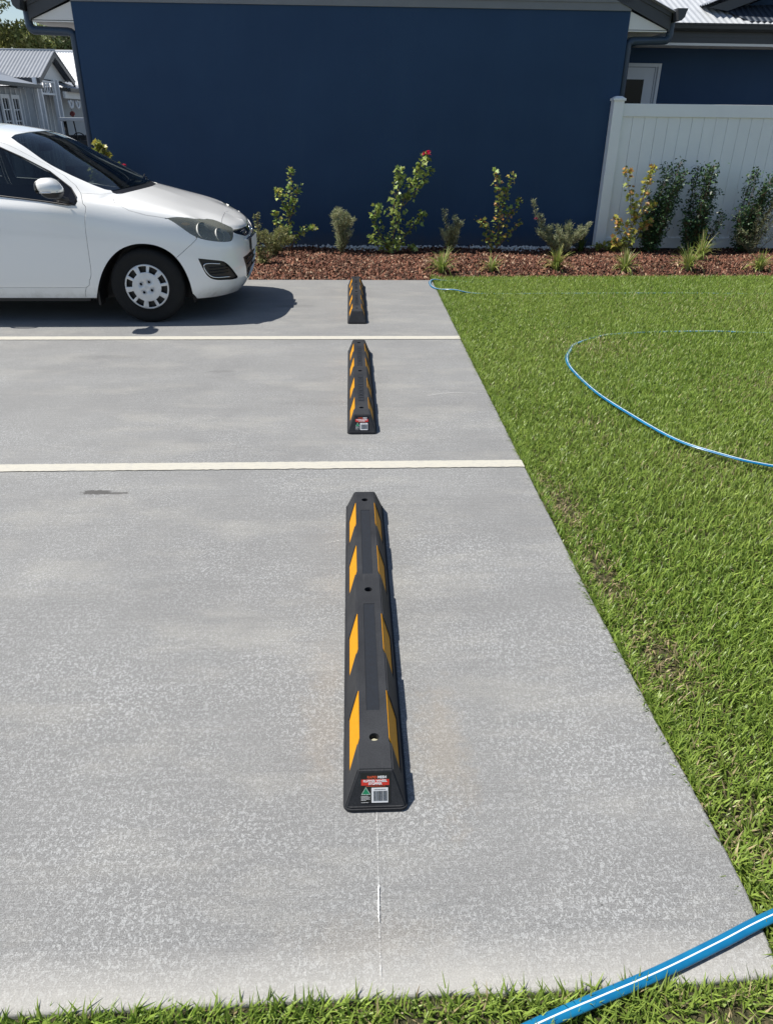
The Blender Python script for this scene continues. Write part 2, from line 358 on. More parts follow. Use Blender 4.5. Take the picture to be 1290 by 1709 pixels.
# ---------------------------------------------------------------- grass
def edge_x(y): return np.interp(y, [p[1] for p in EDGE], [p[0] for p in EDGE])
def front_y(x): return np.interp(x, [p[0] for p in FRONT], [p[1] for p in FRONT])
def deadness(x, y):
    d = np.zeros_like(x)
    for cx, cy_, rx, ry, a in ((.96, 2.95, .07, .20, 1), (.96, 2.35, .06, .22, .9), (1.0, 1.85, .09, .17, 1), (.97, 1.25, .06, .2, .5), (1.9, 3.4, .25, .2, .25), (1.35, 3.9, .15, .2, .2), (2.9, 4.6, .5, .4, .2), (.93, 3.2, .05, .1, .6), (4, 7, 1.2, .5, .15), (.75, .74, .12, .06, .6), (.1, .75, .12, .05, .5), (1.9, 5.6, .4, .3, .3)):
        d = np.maximum(d, a*np.exp(-(((x-cx)/rx)**2+((y-cy_)/ry)**2)))
    return d
def blades(x, y, h, w, lean, seed_cols, z0=-.028):
    n = len(x); w = w*np.interp(y, [2, 7], [1.15, .72]); h = h*1.1; a = RNG.uniform(0, 6.283, n); D = deadness(x, y)
    h = h*(1-.45*D)
    wd = np.stack([-np.sin(a), np.cos(a), np.zeros(n)], 1); ld = np.stack([np.cos(a), np.sin(a), np.zeros(n)], 1)
    ln = np.abs(RNG.normal(0, 1, n))*lean + .25; ln = np.minimum(ln, 1.5)
    b = np.stack([x, y, np.full(n, z0)], 1); upz = np.array([0, 0, 1.])
    s1, c1 = np.sin(ln*.55)[:, None], np.cos(ln*.55)[:, None]; s2, c2 = np.sin(np.minimum(ln*1.5, 1.9))[:, None], np.cos(np.minimum(ln*1.5, 1.9))[:, None]
    H = h[:, None]; m = b + (ld*s1 + upz*c1)*H*.5; t = m + (ld*s2 + upz*c2)*H*.55
    tw = RNG.uniform(-.6, .6, (n, 1)); wm = wd*np.cos(tw) + ld*np.sin(tw)*.6
    W = w[:, None]/2
    co = np.stack([b - wd*W*.7, b + wd*W*.7, m + wm*W, m - wm*W, t], 1).reshape(-1, 3)
    lp = (np.array([0, 1, 2, 3, 3, 2, 4])[None] + np.arange(n)[:, None]*5).ravel(); fn = np.tile([4, 3], n)
    g = RNG.random(n)[:, None]; gg = RNG.random(n)[:, None]
    big = (.5+.5*np.sin(x*2.1+np.cos(y*1.7)*1.3)*np.sin(y*1.3+1.1))[:, None]
    green = np.array([(.11, .20, .022)])*(1-g) + np.array([(.32, .43, .08)])*g
    green = green*(1-.25*big) + np.array([(.38, .46, .11)])*.25*big
    straw = np.array([(.46, .37, .21)])*(.6+.6*gg); dead = (RNG.random(n) < np.clip(.015 + .62*D, 0, .9))[:, None]
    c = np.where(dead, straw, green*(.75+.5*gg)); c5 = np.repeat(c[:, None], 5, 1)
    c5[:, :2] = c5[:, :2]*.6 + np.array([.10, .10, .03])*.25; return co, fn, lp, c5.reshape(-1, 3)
def lawn():
    parts = []
    def zone(x0, x1, y0, y1, dens, h0, h1, w0, w1, lean=.55):
        n = int((x1-x0)*(y1-y0)*dens); x = RNG.uniform(x0, x1, n); y = RNG.uniform(y0, y1, n)
        top = 8.5 + .06*(x-2.8)/2
        ok = np.where(y > .842, x > edge_x(y) + .002, True) & (y < top) & ~((y > front_y(x) - .003) & (x < edge_x(y) + .001)) & (RNG.random(n) > .33*deadness(x, y))
        x, y = x[ok], y[ok]; n = len(x); parts.append(blades(x, y, RNG.uniform(h0, h1, n), RNG.uniform(w0, w1, n), lean, None))
    zone(.85, 2.6, .80, 2.3, 17000, .026, .058, .0028, .0058)
    zone(.85, 3.6, 2.3, 3.8, 13500, .026, .056, .003, .006)
    zone(.85, 5, 3.8, 5.6, 13000, .026, .052, .0038, .007)
    zone(.85, 6.5, 5.6, 8.9, 12000, .026, .05, .0045, .0085)
    zone(2.6, 5.5, -.3, 2.3, 2500, .03, .05, .006, .009); zone(3.6, 6, 2.3, 3.8, 3000, .03, .05, .006, .009); zone(5, 7.5, 3.8, 5.6, 3000, .03, .05, .006, .009)
    zone(-.75, 2.6, .58, .84, 16000, .03, .062, .0028, .0055); zone(-.75, .95, .790, .84, 16000, .035, .062, .0026, .005, .45)
    zone(-2.5, -.75, .4, .84, 5000, .03, .06, .004, .007); zone(-1.5, 2.6, -.3, .58, 2500, .03, .06, .006, .009)
    n = 26000; y = RNG.uniform(.85, 8.5, n); x = edge_x(y) + RNG.uniform(-.003, .045, n)**1.0; cl = np.sin(y*9.1)+np.sin(y*23.7+1)+np.sin(y*3.3+2); ok = cl > RNG.uniform(-1.6, 1.6, n); x, y = x[ok], y[ok]; n = len(x)
    parts.append(blades(x, y, RNG.uniform(.03, .06, n), RNG.uniform(.0028, .0058, n), .8, None))
    n = 9000; y = RNG.uniform(.85, 8.4, n)**1.0; x = edge_x(y) + .01 + RNG.uniform(0, 5, n); parts.append(blades(x, y, RNG.uniform(.055, .085, n), RNG.uniform(.0028, .005, n), .5, None))
    off = 0; CO, FN, LP, CC = [], [], [], []
    for co, fn, lp, c in parts: CO.append(co); FN.append(fn); LP.append(lp + off); CC.append(c); off += len(co)
    me = raw_mesh('grass', np.concatenate(CO), np.concatenate(FN), np.concatenate(LP), np.concatenate(CC))
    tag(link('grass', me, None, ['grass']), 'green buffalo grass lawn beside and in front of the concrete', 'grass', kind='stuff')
lawn()
# ---------------------------------------------------------------- wheel stops
k = N('rubber'); co = k.co(); f = k.noise(co, 260, 4, .7); f2 = k.noise(co, 5, 5)
c = k.ramp(f2, [(.3, (.018, .019, .022)), (.7, (.036, .038, .042))]); c = k.mix(.5, c, k.ramp(f, [(.3, .25), (.7, .8)]), 'OVERLAY')
sc = k.noise(k.co((60, 1.5, 30)), 3, 4, .7); c = k.mix(k.ramp(sc, [(.60, 0), (.74, .4)]), c, (.09, .09, .095))
k.col(c); k.set(Roughness=.62, Specular_IOR_Level=.16); k.bump(f, .35, .001); M['rubber'] = k.m
M['rubber_dark'] = plain('tread_rubber', (.004, .007, .013), .85, .3, 60, .2)
k = N('reflective_yellow'); f = k.noise(k.co(), 90, 4); k.col(k.ramp(f, [(.3, (.51, .22, .001)), (.7, (.60, .265, .001))])); k.set(Roughness=.6, Specular_IOR_Level=.25); M['yellow'] = k.m
M['black_hole'] = plain('hole_black', (.01, .01, .01), .9)
M['bolt'] = plain('bolt', (.62, .58, .40), .4, .1, 90, 0, .5)
M['label_black'] = plain('label_black', (.012, .012, .012), .3)
M['label_red'] = plain('label_red', (.62, .035, .02), .35, .05)
M['label_white'] = plain('label_white', (.78, .78, .78), .4, .04)
M['label_green'] = plain('label_green', (.01, .22, .10), .4, .05)
M['label_orange'] = plain('label_orange', (.62, .09, .03), .4, .05)
SH = .10; BY0, BY1 = -.826, .826
def hexa(bm, pts):
    v = [bm.verts.new(p) for p in pts]
    fs = [bm.faces.new([v[i] for i in q]) for q in ((0, 1, 2, 3), (7, 6, 5, 4), (0, 4, 5, 1), (1, 5, 6, 2), (2, 6, 7, 3), (3, 7, 4, 0))]
    bmesh.ops.recalc_face_normals(bm, faces=fs); return v
STR = (-.575, -.205, .235, .59)
def stripe_pts(c, s, off, lo=.006, hi=.1005, grow=0):
    """parallelogram on the sloped side s; slanting toward the near end as it goes down"""
    out = []
    for (z, dy) in ((hi, 0), (lo, -.062)):
        x = .044 + (.0775 - .044)*(SH - z)/(SH - .013)
        for e in (-.1, .1): out.append((s*(x + off), c + dy + e + (grow if e > 0 else -grow), z))
    a, b, c2, d = out; return [a, b, d, c2]
def stopper(loc, label, sticker, bolts, rz=0, emboss=False):
    root = empty('wheel_stop', loc, label, 'wheel stop', 'rubber wheel stops in a row', rz)
    # body: flange + block, recesses and holes cut out
    bm = bmesh.new()
    n = 6; r = .022; hw = .082; ring = []
    for cx, cy_, a0 in ((hw-r, BY0+r, -90), (hw-r, BY1-r, 0), (-hw+r, BY1-r, 90), (-hw+r, BY0+r, 180)):
        for i in range(n+1):
            a = R(a0 + 90*i/n); ring.append((cx + r*math.cos(a), cy_ + r*math.sin(a)))
    poly_prism(bm, [(x, y, .002) for x, y in ring], (0, 0, .012))
    bmesh.ops.bevel(bm, geom=[e for e in bm.edges if all(v.co.z > .013 for v in e.verts)], offset=.004, segments=2, affect='EDGES')
    fl = bpy.data.meshes.new('f'); bm.to_mesh(fl); bm.free()
    bm = bmesh.new(); b, t, yn = .0775, .044, .046
    hexa(bm, [(-b, BY0+.006, .010), (b, BY0+.006, .010), (b, BY1-.006, .010), (-b, BY1-.006, .010), (-t, BY0+yn, SH), (t, BY0+yn, SH), (t, BY1-yn, SH), (-t, BY1-yn, SH)])
    bmesh.ops.bevel(bm, geom=[e for e in bm.edges if max(v.co.z for v in e.verts) > .05], offset=.0035, segments=3, affect='EDGES')
    me = bpy.data.meshes.new('body'); bm.to_mesh(me); bm.free()
    body = link('body', me, root, ['rubber'])
    cut = bmesh.new()
    for c in STR:
        for s in (-1, 1):
            p = stripe_pts(c, s, -.006, .032, .12); q = stripe_pts(c, s, .03, .032, .12); hexa(cut, p + q)
    for hy in (-.67, .02, .70):
        bmesh.ops.create_cone(cut, cap_ends=True, segments=24, radius1=.0135, radius2=.0135, depth=.08, matrix=Matrix.Translation((0, hy, .085)))
    for y0, y1 in ((-.57, -.065), (.12, .607)):
        box(cut, -.0185, .0185, y0, y1, SH-.0015, SH+.02)
    cme = bpy.data.meshes.new('c'); cut.to_mesh(cme); cut.free(); co_ = link('cutter', cme, root)
    md = body.modifiers.new('b', 'BOOLEAN'); md.operation = 'DIFFERENCE'; md.solver = 'EXACT'; md.object = co_
    dg = bpy.context.evaluated_depsgraph_get(); dg.update(); me2 = bpy.data.meshes.new_from_object(body.evaluated_get(dg))
    body.modifiers.clear(); bpy.data.objects.remove(co_)
    bm = bmesh.new(); bm.from_mesh(me2); bm.from_mesh(fl); me3 = bpy.data.meshes.new('wheel_stop_body'); bm.to_mesh(me3); bm.free()
    me3.materials.clear(); me3.materials.append(M['rubber']); body.data = me3
    for c in STR:
        for s in (-1, 1):
            bm = bmesh.new(); p = stripe_pts(c, s, -.0056, .0335, .0985, -.002); q = stripe_pts(c, s, -.0042, .0335, .0985, -.002); hexa(bm, p + q)
            from_bm('reflective_stripe', bm, 'yellow', root)
    for y0, y1 in ((-.57, -.065), (.12, .607)):
        bm = bmesh.new(); box(bm, -.0175, .0175, y0+.001, y1-.001, SH-.003, SH-.0009)
        if emboss:
            y = y0 + .02
            while y < y1 - .05:
                L = random.uniform(.02, .04); kk = random.randint(0, 3)
                box(bm, -.014, -.008, y, y+L, SH-.001, SH+.0012)
                box(bm, .008, .013, y, y+L, SH-.001, SH+.0012)
                if kk != 1: box(bm, -.0079, .0079, y, y+.007, SH-.001, SH+.0011)
                if kk != 2: box(bm, -.0079, .0079, y+L-.007, y+L, SH-.001, SH+.0011)
                y += L + .014
        from_bm('tread_strip', bm, 'rubber_dark', root)
    for hy in bolts:
        bm = bmesh.new(); bmesh.ops.create_cone(bm, cap_ends=True, segments=6, radius1=.0088, radius2=.0075, depth=.008, matrix=Matrix.Translation((.000, hy-.003, .086)))
        bmesh.ops.create_cone(bm, cap_ends=True, segments=24, radius1=.0128, radius2=.0128, depth=.003, matrix=Matrix.Translation((0, hy, .080)))
        from_bm('bolt', bm, 'bolt', root)
    if sticker:
        # sticker plane on the sloping near end
        A = Vector((0, BY0+.006, .010)); B = Vector((0, BY0+yn, SH)); e2 = (B-A).normalized(); e1 = Vector((1, 0, 0)); e3 = e1.cross(e2)
        rot = Matrix((e1, e2, e3)).transposed(); L = (B-A).length; O = A + e3*.0004
        def P(u, v, w=0): return O + e1*u + e2*v + e3*w
        def rect(name, u0, u1, v0, v1, w, mat, par):
            bm = bmesh.new(); poly_prism(bm, [P(u0, v0, w), P(u1, v0, w), P(u1, v1, w), P(u0, v1, w)], e3*.0003); return from_bm(name, bm, mat, par)
        st = rect('product_label', -.037, .037, .012, .090, 0, 'label_black', root)
        def bars(rs_, mat):   # print too small to read in the photograph: broken dashes
            bm = bmesh.new(); rq = random.Random(5)
            for u0, u1, v0, v1 in rs_:
                u = u0
                while u < u1:
                    w = rq.uniform(.0012, .0035); poly_prism(bm, [P(u, v0, .0009), P(min(u+w, u1), v0, .0009), P(min(u+w, u1), v1, .0009), P(u, v1, .0009)], e3*.0002); u += w + .0006
            from_bm('fine_print', bm, mat, st)
        st['label'] = 'black product sticker with red banner, green triangle and barcode'
        rect('red_banner', -.036, .034, .058, .073, .0004, 'label_red', st)
        text_mesh('RAPID', .0085, 'label_orange', 'lettering', st, P(-.0085, .0785, .0006), rot, bold=.00025, sx=1.05)
        text_mesh('MESH', .0085, 'label_white', 'lettering', st, P(.0165, .0785, .0006), rot, bold=.0003, sx=1.05)
        text_mesh('RUBBER WHEEL\nSTOPPER', .0078, 'label_white', 'lettering', st, P(-.001, .0655, .0009), rot, bold=.0003, sx=1.08, ls=.9)
        bars([(-.024, .024, .0550, .0562)], 'label_orange')
        bars([(-.0365, -.0365+w, .0300-.0027*i, .0309-.0027*i) for i, w in enumerate((.018, .023, .021, .022, .012))] + [(-.0365, -.018, .0135, .0144)], 'label_white')
        rect('barcode', -.0105, .031, .013, .0515, .0004, 'label_white', st)
        bm = bmesh.new(); u = -.006; rr = random.Random(3)
        while u < .027:
            w = rr.choice((.0006, .0006, .0011, .0017)); poly_prism(bm, [P(u, .0175, .0009), P(u+w, .0175, .0009), P(u+w, .0435, .0009), P(u, .0435, .0009)], e3*.0002); u += w + rr.choice((.0006, .0008, .0012))
        from_bm('barcode_bars', bm, 'label_black', st)
        bars([(-.004, .025, .0468, .0477)], 'label_black')
        bm = bmesh.new(); poly_prism(bm, [P(-.0365, .034, .0005), P(-.0125, .034, .0005), P(-.0245, .0545, .0005)], e3*.0003); tr = from_bm('triangle_mark', bm, 'label_green', st)
        bm = bmesh.new(); T = [(-.0365, .034), (-.0125, .034), (-.0245, .0545)]
        for i in range(3):
            a, b2 = T[i], T[(i+1) % 3]
            for q in range(6):
                f = (q+.3)/6; g = (q+.8)/6; cc = (-.0245, .0408)
                pa = [a[0]+(b2[0]-a[0])*f, a[1]+(b2[1]-a[1])*f]; pb = [a[0]+(b2[0]-a[0])*g, a[1]+(b2[1]-a[1])*g]
                sh = lambda p, m_: (cc[0]+(p[0]-cc[0])*m_, cc[1]+(p[1]-cc[1])*m_)
                qs = [sh(pa, .98), sh(pb, .98), sh(pb, .80), sh(pa, .80)]
                poly_prism(bm, [P(x_, y_, .0009) for x_, y_ in qs], e3*.0002)
        from_bm('dashed_border', bm, 'label_white', st)
    return root
stopper((.045, 2.10, .0), 'nearest and largest rubber wheel stop, scratched on top, with a bolt showing in its hole', True, (-.67,))
stopper((.048, 4.612, .0), 'middle black and yellow wheel stop, lying between the two white bay lines', True, (), 0, True)
stopper((.043, 7.095, .0), 'farthest black and yellow wheel stop, without a sticker, in front of the white car', False, (), 0, True)

# ---------------------------------------------------------------- flat blue hose
k = N('hose_blue'); co = k.co(); k.col(k.ramp(k.noise(co, 12, 3), [(.3, (.004, .11, .25)), (.7, (.008, .17, .33))])); k.set(Roughness=.22, Coat_Weight=.4); M['hose'] = k.m
M['hose_white'] = plain('hose_stripe', (.78, .84, .86), .4, .05)
HP = [(-0.6, 0.5, -0.02), (0.0, 0.655, -0.012), (0.342, 0.767, 0.009), (0.471, 0.809, 0.0095), (0.609, 0.854, 0.0085), (0.758, 0.909, 0.0085), (0.903, 0.964, 0.0085), (1.2, 1.06, 0.008), (1.9, 1.35, 0.006), (2.8, 1.85, 0.006), (3.15, 2.45, 0.004), (2.75, 3.0, 0.004), (2.1, 3.276, 0.02), (1.9, 3.44, 0.02), (1.738, 3.681, 0.016), (1.6, 4.15, 0.014), (1.547, 4.564, 0.004), (1.535, 4.95, 0.002), (1.585, 5.26, 0.0), (1.68, 5.52, -0.012), (1.753, 5.679, -0.014), (1.95, 5.87, -0.014), (2.191, 5.997, -0.018), (2.6, 6.05, -0.014), (3.078, 6.054, -0.01), (3.531, 6.032, -0.018), (4.6, 6.1, -0.024), (5.6, 6.5, -0.024), (5.7, 7.2, -0.03), (4.8, 7.55, -0.024), (3.6, 7.62, -0.017), (2.53, 7.611, -0.015), (1.7, 7.6, -0.017), (1.25, 7.58, -0.011), (1.049, 7.601, 0.019), (0.9, 7.69, 0.008), (0.839, 7.814, 0.008), (0.835, 8.05, 0.008), (0.897, 8.208, 0.008), (1.02, 8.26, -0.016), (1.164, 8.245, -0.018), (1.5, 8.22, -0.028), (2.2, 8.32, -0.038)]
hp = [p + Vector((.005*math.sin(i*.13) + .003*math.sin(i*.31), .004*math.sin(i*.17+1), .0))*min(1, max(0, (p.y-1.2)/1.5)) for i, p in enumerate(smooth_path(HP, 10))]
root = empty('garden_hose', (.6, .84, 0), 'long flat bright blue hose with a white stripe looping over the lawn', 'hose')
rm = Matrix.Translation((-.6, -.84, 0))
bm = bmesh.new(); tube(bm, hp, .0138, 14, flat=.42); bm.transform(rm); from_bm('hose_body', bm, 'hose', root)
bm = bmesh.new(); tube(bm, [p + Vector((0, 0, .0049)) for p in hp], .0021, 6, flat=.8); bm.transform(rm); from_bm('white_stripe', bm, 'hose_white', root)
# ---------------------------------------------------------------- hatchback body surface
# stations run nose centre -> side -> tail centre, rings run sill -> centre line; (x back from nose, y half width, z)
_ST = [
 [(.10,0,.17),(.035,0,.27),(.005,0,.42),(.0,0,.55),(.02,0,.625),(.035,0,.66),(.05,0,.69),(.065,0,.712),(.08,0,.728)],
 [(.12,.30,.17),(.05,.31,.27),(.02,.32,.42),(.02,.32,.55),(.04,.31,.63),(.058,.30,.67),(.085,.26,.712),(.125,.15,.742),(.16,0,.757)],
 [(.19,.52,.175),(.11,.54,.27),(.08,.56,.42),(.08,.56,.555),(.10,.545,.65),(.125,.53,.70),(.17,.48,.744),(.23,.27,.79),(.26,0,.803)],
 [(.31,.67,.18),(.22,.70,.275),(.19,.715,.43),(.195,.71,.575),(.22,.69,.69),(.25,.66,.757),(.31,.585,.793),(.37,.32,.838),(.40,0,.85)],
 [(.45,.765,.19),(.41,.795,.28),(.39,.805,.43),(.39,.80,.60),(.40,.775,.745),(.415,.735,.82),(.46,.655,.852),(.52,.35,.886),(.54,0,.897)],
 [(.79,.80,.20),(.79,.83,.29),(.79,.845,.45),(.79,.845,.63),(.79,.825,.80),(.79,.78,.89),(.76,.69,.925),(.73,.37,.950),(.71,0,.957)],
 [(1.22,.80,.20),(1.21,.83,.29),(1.2,.847,.46),(1.2,.852,.66),(1.18,.838,.84),(1.12,.795,.935),(1.00,.665,.985),(.90,.36,1.0),(.86,0,1.003)],
 [(1.24,.80,.20),(1.23,.83,.29),(1.22,.847,.46),(1.22,.852,.66),(1.20,.838,.842),(1.15,.797,.938),(1.035,.662,1.003),(.935,.36,1.02),(.895,0,1.024)],
 [(1.60,.80,.20),(1.60,.83,.29),(1.60,.85,.47),(1.60,.856,.68),(1.59,.848,.865),(1.56,.805,.965),(1.43,.635,1.18),(1.32,.35,1.228),(1.28,0,1.238)],
 [(2.0,.80,.20),(2.0,.83,.29),(2.0,.85,.48),(2.0,.857,.69),(2.0,.85,.89),(1.99,.805,.985),(1.84,.575,1.388),(1.75,.32,1.422),(1.71,0,1.432)],
 [(2.4,.80,.20),(2.4,.83,.29),(2.4,.85,.48),(2.4,.857,.70),(2.4,.85,.90),(2.4,.795,1.005),(2.36,.555,1.45),(2.33,.32,1.482),(2.33,0,1.49)],
 [(2.95,.80,.21),(2.95,.83,.30),(2.95,.85,.49),(2.95,.857,.71),(2.95,.845,.92),(2.95,.78,1.03),(2.93,.54,1.44),(2.93,.32,1.47),(2.93,0,1.478)],
 [(3.35,.80,.22),(3.35,.83,.31),(3.35,.85,.49),(3.35,.857,.71),(3.36,.84,.93),(3.38,.76,1.045),(3.35,.525,1.40),(3.36,.31,1.43),(3.37,0,1.438)],
 [(3.68,.77,.25),(3.70,.80,.33),(3.70,.815,.50),(3.69,.815,.71),(3.68,.79,.93),(3.68,.71,1.05),(3.60,.50,1.345),(3.67,.29,1.375),(3.70,0,1.383)],
 [(3.84,.66,.26),(3.89,.69,.34),(3.91,.71,.50),(3.88,.70,.69),(3.84,.68,.89),(3.81,.64,1.03),(3.78,.56,1.10),(3.86,.30,1.115),(3.885,0,1.12)],
 [(3.90,.40,.26),(3.96,.42,.34),(3.985,.43,.50),(3.96,.42,.68),(3.935,.41,.85),(3.93,.39,.93),(3.93,.30,.97),(3.925,.17,.99),(3.92,0,1.0)],
 [(3.92,0,.26),(3.98,0,.34),(4.0,0,.50),(3.975,0,.68),(3.955,0,.83),(3.945,0,.90),(3.94,0,.93),(3.935,0,.955),(3.93,0,.98)],
]
_G = np.array(_ST, float)
_mid = (_G[:, 5] + _G[:, 6]) / 2
_bul = np.array([0, 0, .003, .006, .008, .008, .006, .008, .02, .03, .032, .032, .03, .02, .004, 0, 0])
_mid[:, 1] += _bul; _mid[:, 2] += _bul * .35
_G = np.concatenate([_G[:, :6], _mid[:, None], _G[:, 6:]], 1)      # rings: 0..5, 6 = window middle, 7 = glass edge / roof rail, 8, 9 = centre
NS, NT = _G.shape[0] - 1, _G.shape[1] - 1
def _pt(A):                     # pchip tangents along axis 0, unit knots
    d = A[1:] - A[:-1]; m = np.zeros_like(A)
    a, b = d[:-1], d[1:]
    with np.errstate(divide='ignore', invalid='ignore'):
        h = np.where(a * b > 0, 2 * a * b / (a + b), 0)
    m[1:-1] = h; m[0] = 1.5 * d[0] - .5 * m[1]; m[-1] = 1.5 * d[-1] - .5 * m[-2]
    m[0] = np.where(m[0] * d[0] <= 0, 0, m[0]); m[-1] = np.where(m[-1] * d[-1] <= 0, 0, m[-1])
    return m
_DS = _pt(_G)
def _herm(p0, p1, m0, m1, u):
    u2 = u * u; u3 = u2 * u
    return (2*u3-3*u2+1)*p0 + (u3-2*u2+u)*m0 + (-2*u3+3*u2)*p1 + (u3-u2)*m1
def car_eval(s, t):
    s = np.clip(np.atleast_1d(np.asarray(s, float)), 0, NS); t = np.clip(np.atleast_1d(np.asarray(t, float)), 0, NT)
    i = np.minimum(s.astype(int), NS - 1); u = (s - i)[:, None, None]
    R = _herm(_G[i], _G[i+1], _DS[i], _DS[i+1], u)                 # n, rings, 3
    M = np.swapaxes(_pt(np.swapaxes(R, 0, 1)), 0, 1)
    j = np.minimum(t.astype(int), NT - 1); v = (t - j)[:, None]; k = np.arange(len(s))
    P = _herm(R[k, j], R[k, j+1], M[k, j], M[k, j+1], v)
    P[:, 1] = np.maximum(P[:, 1], 0)
    return P
def car_normal(s, t, e=.02):
    a = car_eval(np.asarray(s) + e, t) - car_eval(np.asarray(s) - e, t)
    b = car_eval(s, np.asarray(t) + e) - car_eval(s, np.asarray(t) - e)
    n = np.cross(a, b); n /= np.maximum(np.linalg.norm(n, axis=1), 1e-9)[:, None]
    p = car_eval(s, t); c = np.stack([np.clip(p[:, 0], .9, 3.2), 0*p[:, 0], 0*p[:, 0] + .5], 1)
    return np.where((n*(p - c)).sum(1)[:, None] < 0, -n, n)
_ss, _tt = np.meshgrid(np.linspace(0, NS, 900), np.linspace(0, 7.3, 420), indexing='ij')
_SV = car_eval(_ss.ravel(), _tt.ravel())
def side_st(pts):               # side view (x, z) -> surface (s, t)
    out = []
    for x, z in pts:
        d = (_SV[:, 0] - x) ** 2 + (_SV[:, 2] - z) ** 2; k = int(d.argmin())
        q = np.array([_ss.ravel()[k], _tt.ravel()[k]])
        for _ in range(4):
            e = 1e-3
            p = car_eval([q[0], q[0]+e, q[0]], [q[1], q[1], q[1]+e])[:, [0, 2]]
            J = np.array([(p[1]-p[0])/e, (p[2]-p[0])/e]).T
            try: dq = np.linalg.solve(J, np.array([x, z]) - p[0])
            except Exception: break
            if np.abs(dq).max() > .5: break
            q = q + dq
        q = np.clip(q, [0, 0], [NS, NT]); out.append((float(q[0]), float(q[1])))
    return out
# ---------------------------------------------------------------- car materials
def carpaint():
    k = N('white_car_paint'); co = k.co(); sep = k.n('ShaderNodeSeparateXYZ'); k.l(k.n('ShaderNodeTexCoord').outputs['Object'], sep.inputs[0])
    dirt = k.math('MULTIPLY', k.ramp(sep.outputs[2], [(.18, .5), (.30, 0)]), k.ramp(k.noise(co, 9, 6, .7), [(.42, 0), (.62, 1)]))
    c = k.mix(dirt, (.87, .87, .85), (.40, .36, .30)); k.col(c); k.set(Roughness=.32, Coat_Weight=1.0, Coat_Roughness=.03, Coat_IOR=1.5); return k.m
M['paintw'] = carpaint()
M['plastic'] = plain('black_plastic', (.012, .012, .013), .45, .2, 30)
M['gloss_black'] = plain('gloss_black', (.008, .008, .009), .08, .1, 30)
M['tyre'] = plain('tyre_rubber', (.006, .006, .006), .85, .3, 25, .3)
M['chrome'] = plain('chrome', (.75, .75, .76), .12, .04, 20, 0, 1.0)
M['alloy'] = plain('hub_cap_silver', (.66, .67, .68), .38, .10, 14, .0, .3)
M['seat'] = plain('seat_cloth', (.05, .05, .055), .9)
M['dash'] = plain('dashboard', (.03, .03, .033), .7)
M['lens_clear'] = None
def glassm(name, tint, refl=.0, ior=1.5):
    k = N(name); tr = k.n('ShaderNodeBsdfTransparent'); tr.inputs[0].default_value = (*tint, 1)
    gl = k.n('ShaderNodeBsdfGlossy'); gl.inputs['Roughness'].default_value = .0
    fr = k.n('ShaderNodeFresnel'); fr.inputs[0].default_value = ior; mx = k.n('ShaderNodeMixShader')
    k.l(k.math('ADD', fr.outputs[0], refl), mx.inputs[0]); k.l(tr.outputs[0], mx.inputs[1]); k.l(gl.outputs[0], mx.inputs[2]); k.l(mx.outputs[0], k.out.inputs[0]); return k.m
M['glass'] = glassm('tinted_glass', (.26, .30, .30), .03)
M['wsglass'] = glassm('windshield_glass', (.45, .52, .50), .04)
def lensm():
    m = glassm('headlight_lens', (.86, .86, .78), .05); t = m.node_tree; mx = [n for n in t.nodes if n.type == 'MIX_SHADER'][0]; d = t.nodes.new('ShaderNodeBsdfDiffuse'); d.inputs[0].default_value = (.62, .64, .55, 1)
    m2 = t.nodes.new('ShaderNodeMixShader'); m2.inputs[0].default_value = .20; t.links.new(mx.outputs[0], m2.inputs[1]); t.links.new(d.outputs[0], m2.inputs[2]); t.links.new(m2.outputs[0], t.nodes['Material Output'].inputs[0]); return m
M['lens'] = lensm()
M['house_glass'] = glassm('window_glass', (.25, .28, .3), .10)
M['reflector'] = plain('reflector', (.34, .35, .30), .4, .5, 30, .3, .1)
M['bright_reflector'] = plain('bright_reflector', (.85, .85, .82), .3, .1, 40, 0, .1)
M['red_lens'] = plain('red_lens', (.35, .01, .01), .1)
M['amber'] = plain('amber_lens', (.7, .28, .05), .15)

# ---------------------------------------------------------------- panels cut from the body surface
def S(*p): return side_st(p)
def circ(cx, cz, r, a0, a1, n): return [(cx + r*math.cos(R(a0+(a1-a0)*i/n)), cz + r*math.sin(R(a0+(a1-a0)*i/n))) for i in range(n+1)]
arch_xz = [(1.222, .15)] + [(1.209, .235), (1.172, .33), (1.123, .425), (1.055, .515), (.965, .588), (.86, .628), (.76, .636), (.66, .618), (.575, .573), (.515, .510), (.470, .425), (.443, .33), (.433, .235), (.434, .15)]
rarch_xz = [(3.315+.392, .15)] + circ(3.315, .255, .375, 5, 175, 14) + [(3.315-.392, .15)]
HEAD = [(.572, .823), (.52, .828), (.475, .828), (.40, .818), (.338, .803), (.26, .783), (.19, .755), (.14, .728), (.108, .705), (.096, .672), (.099, .640), (.112, .626), (.150, .628), (.191, .635), (.25, .648), (.325, .669), (.40, .708), (.46, .753), (.52, .795)]
FOG = [(.355, .517), (.20, .489), (.150, .462), (.115, .41), (.092, .35), (.087, .318), (.12, .317), (.169, .327), (.225, .335), (.273, .354), (.305, .39), (.33, .45)]
DOORT = [(1.82, 1.352), (1.66, 1.285), (1.476, 1.194), (1.35, 1.118), (1.268, 1.055), (1.225, 1.0), (1.205, .93), (1.194, .84), (1.205, .68), (1.211, .55), (1.245, .351), (1.256, .310), (1.285, .291), (1.6, .289), (1.98, .289), (2.39, .289), (2.395, .60), (2.395, 1.0), (2.40, 1.418), (2.2, 1.412), (2.0, 1.395)]
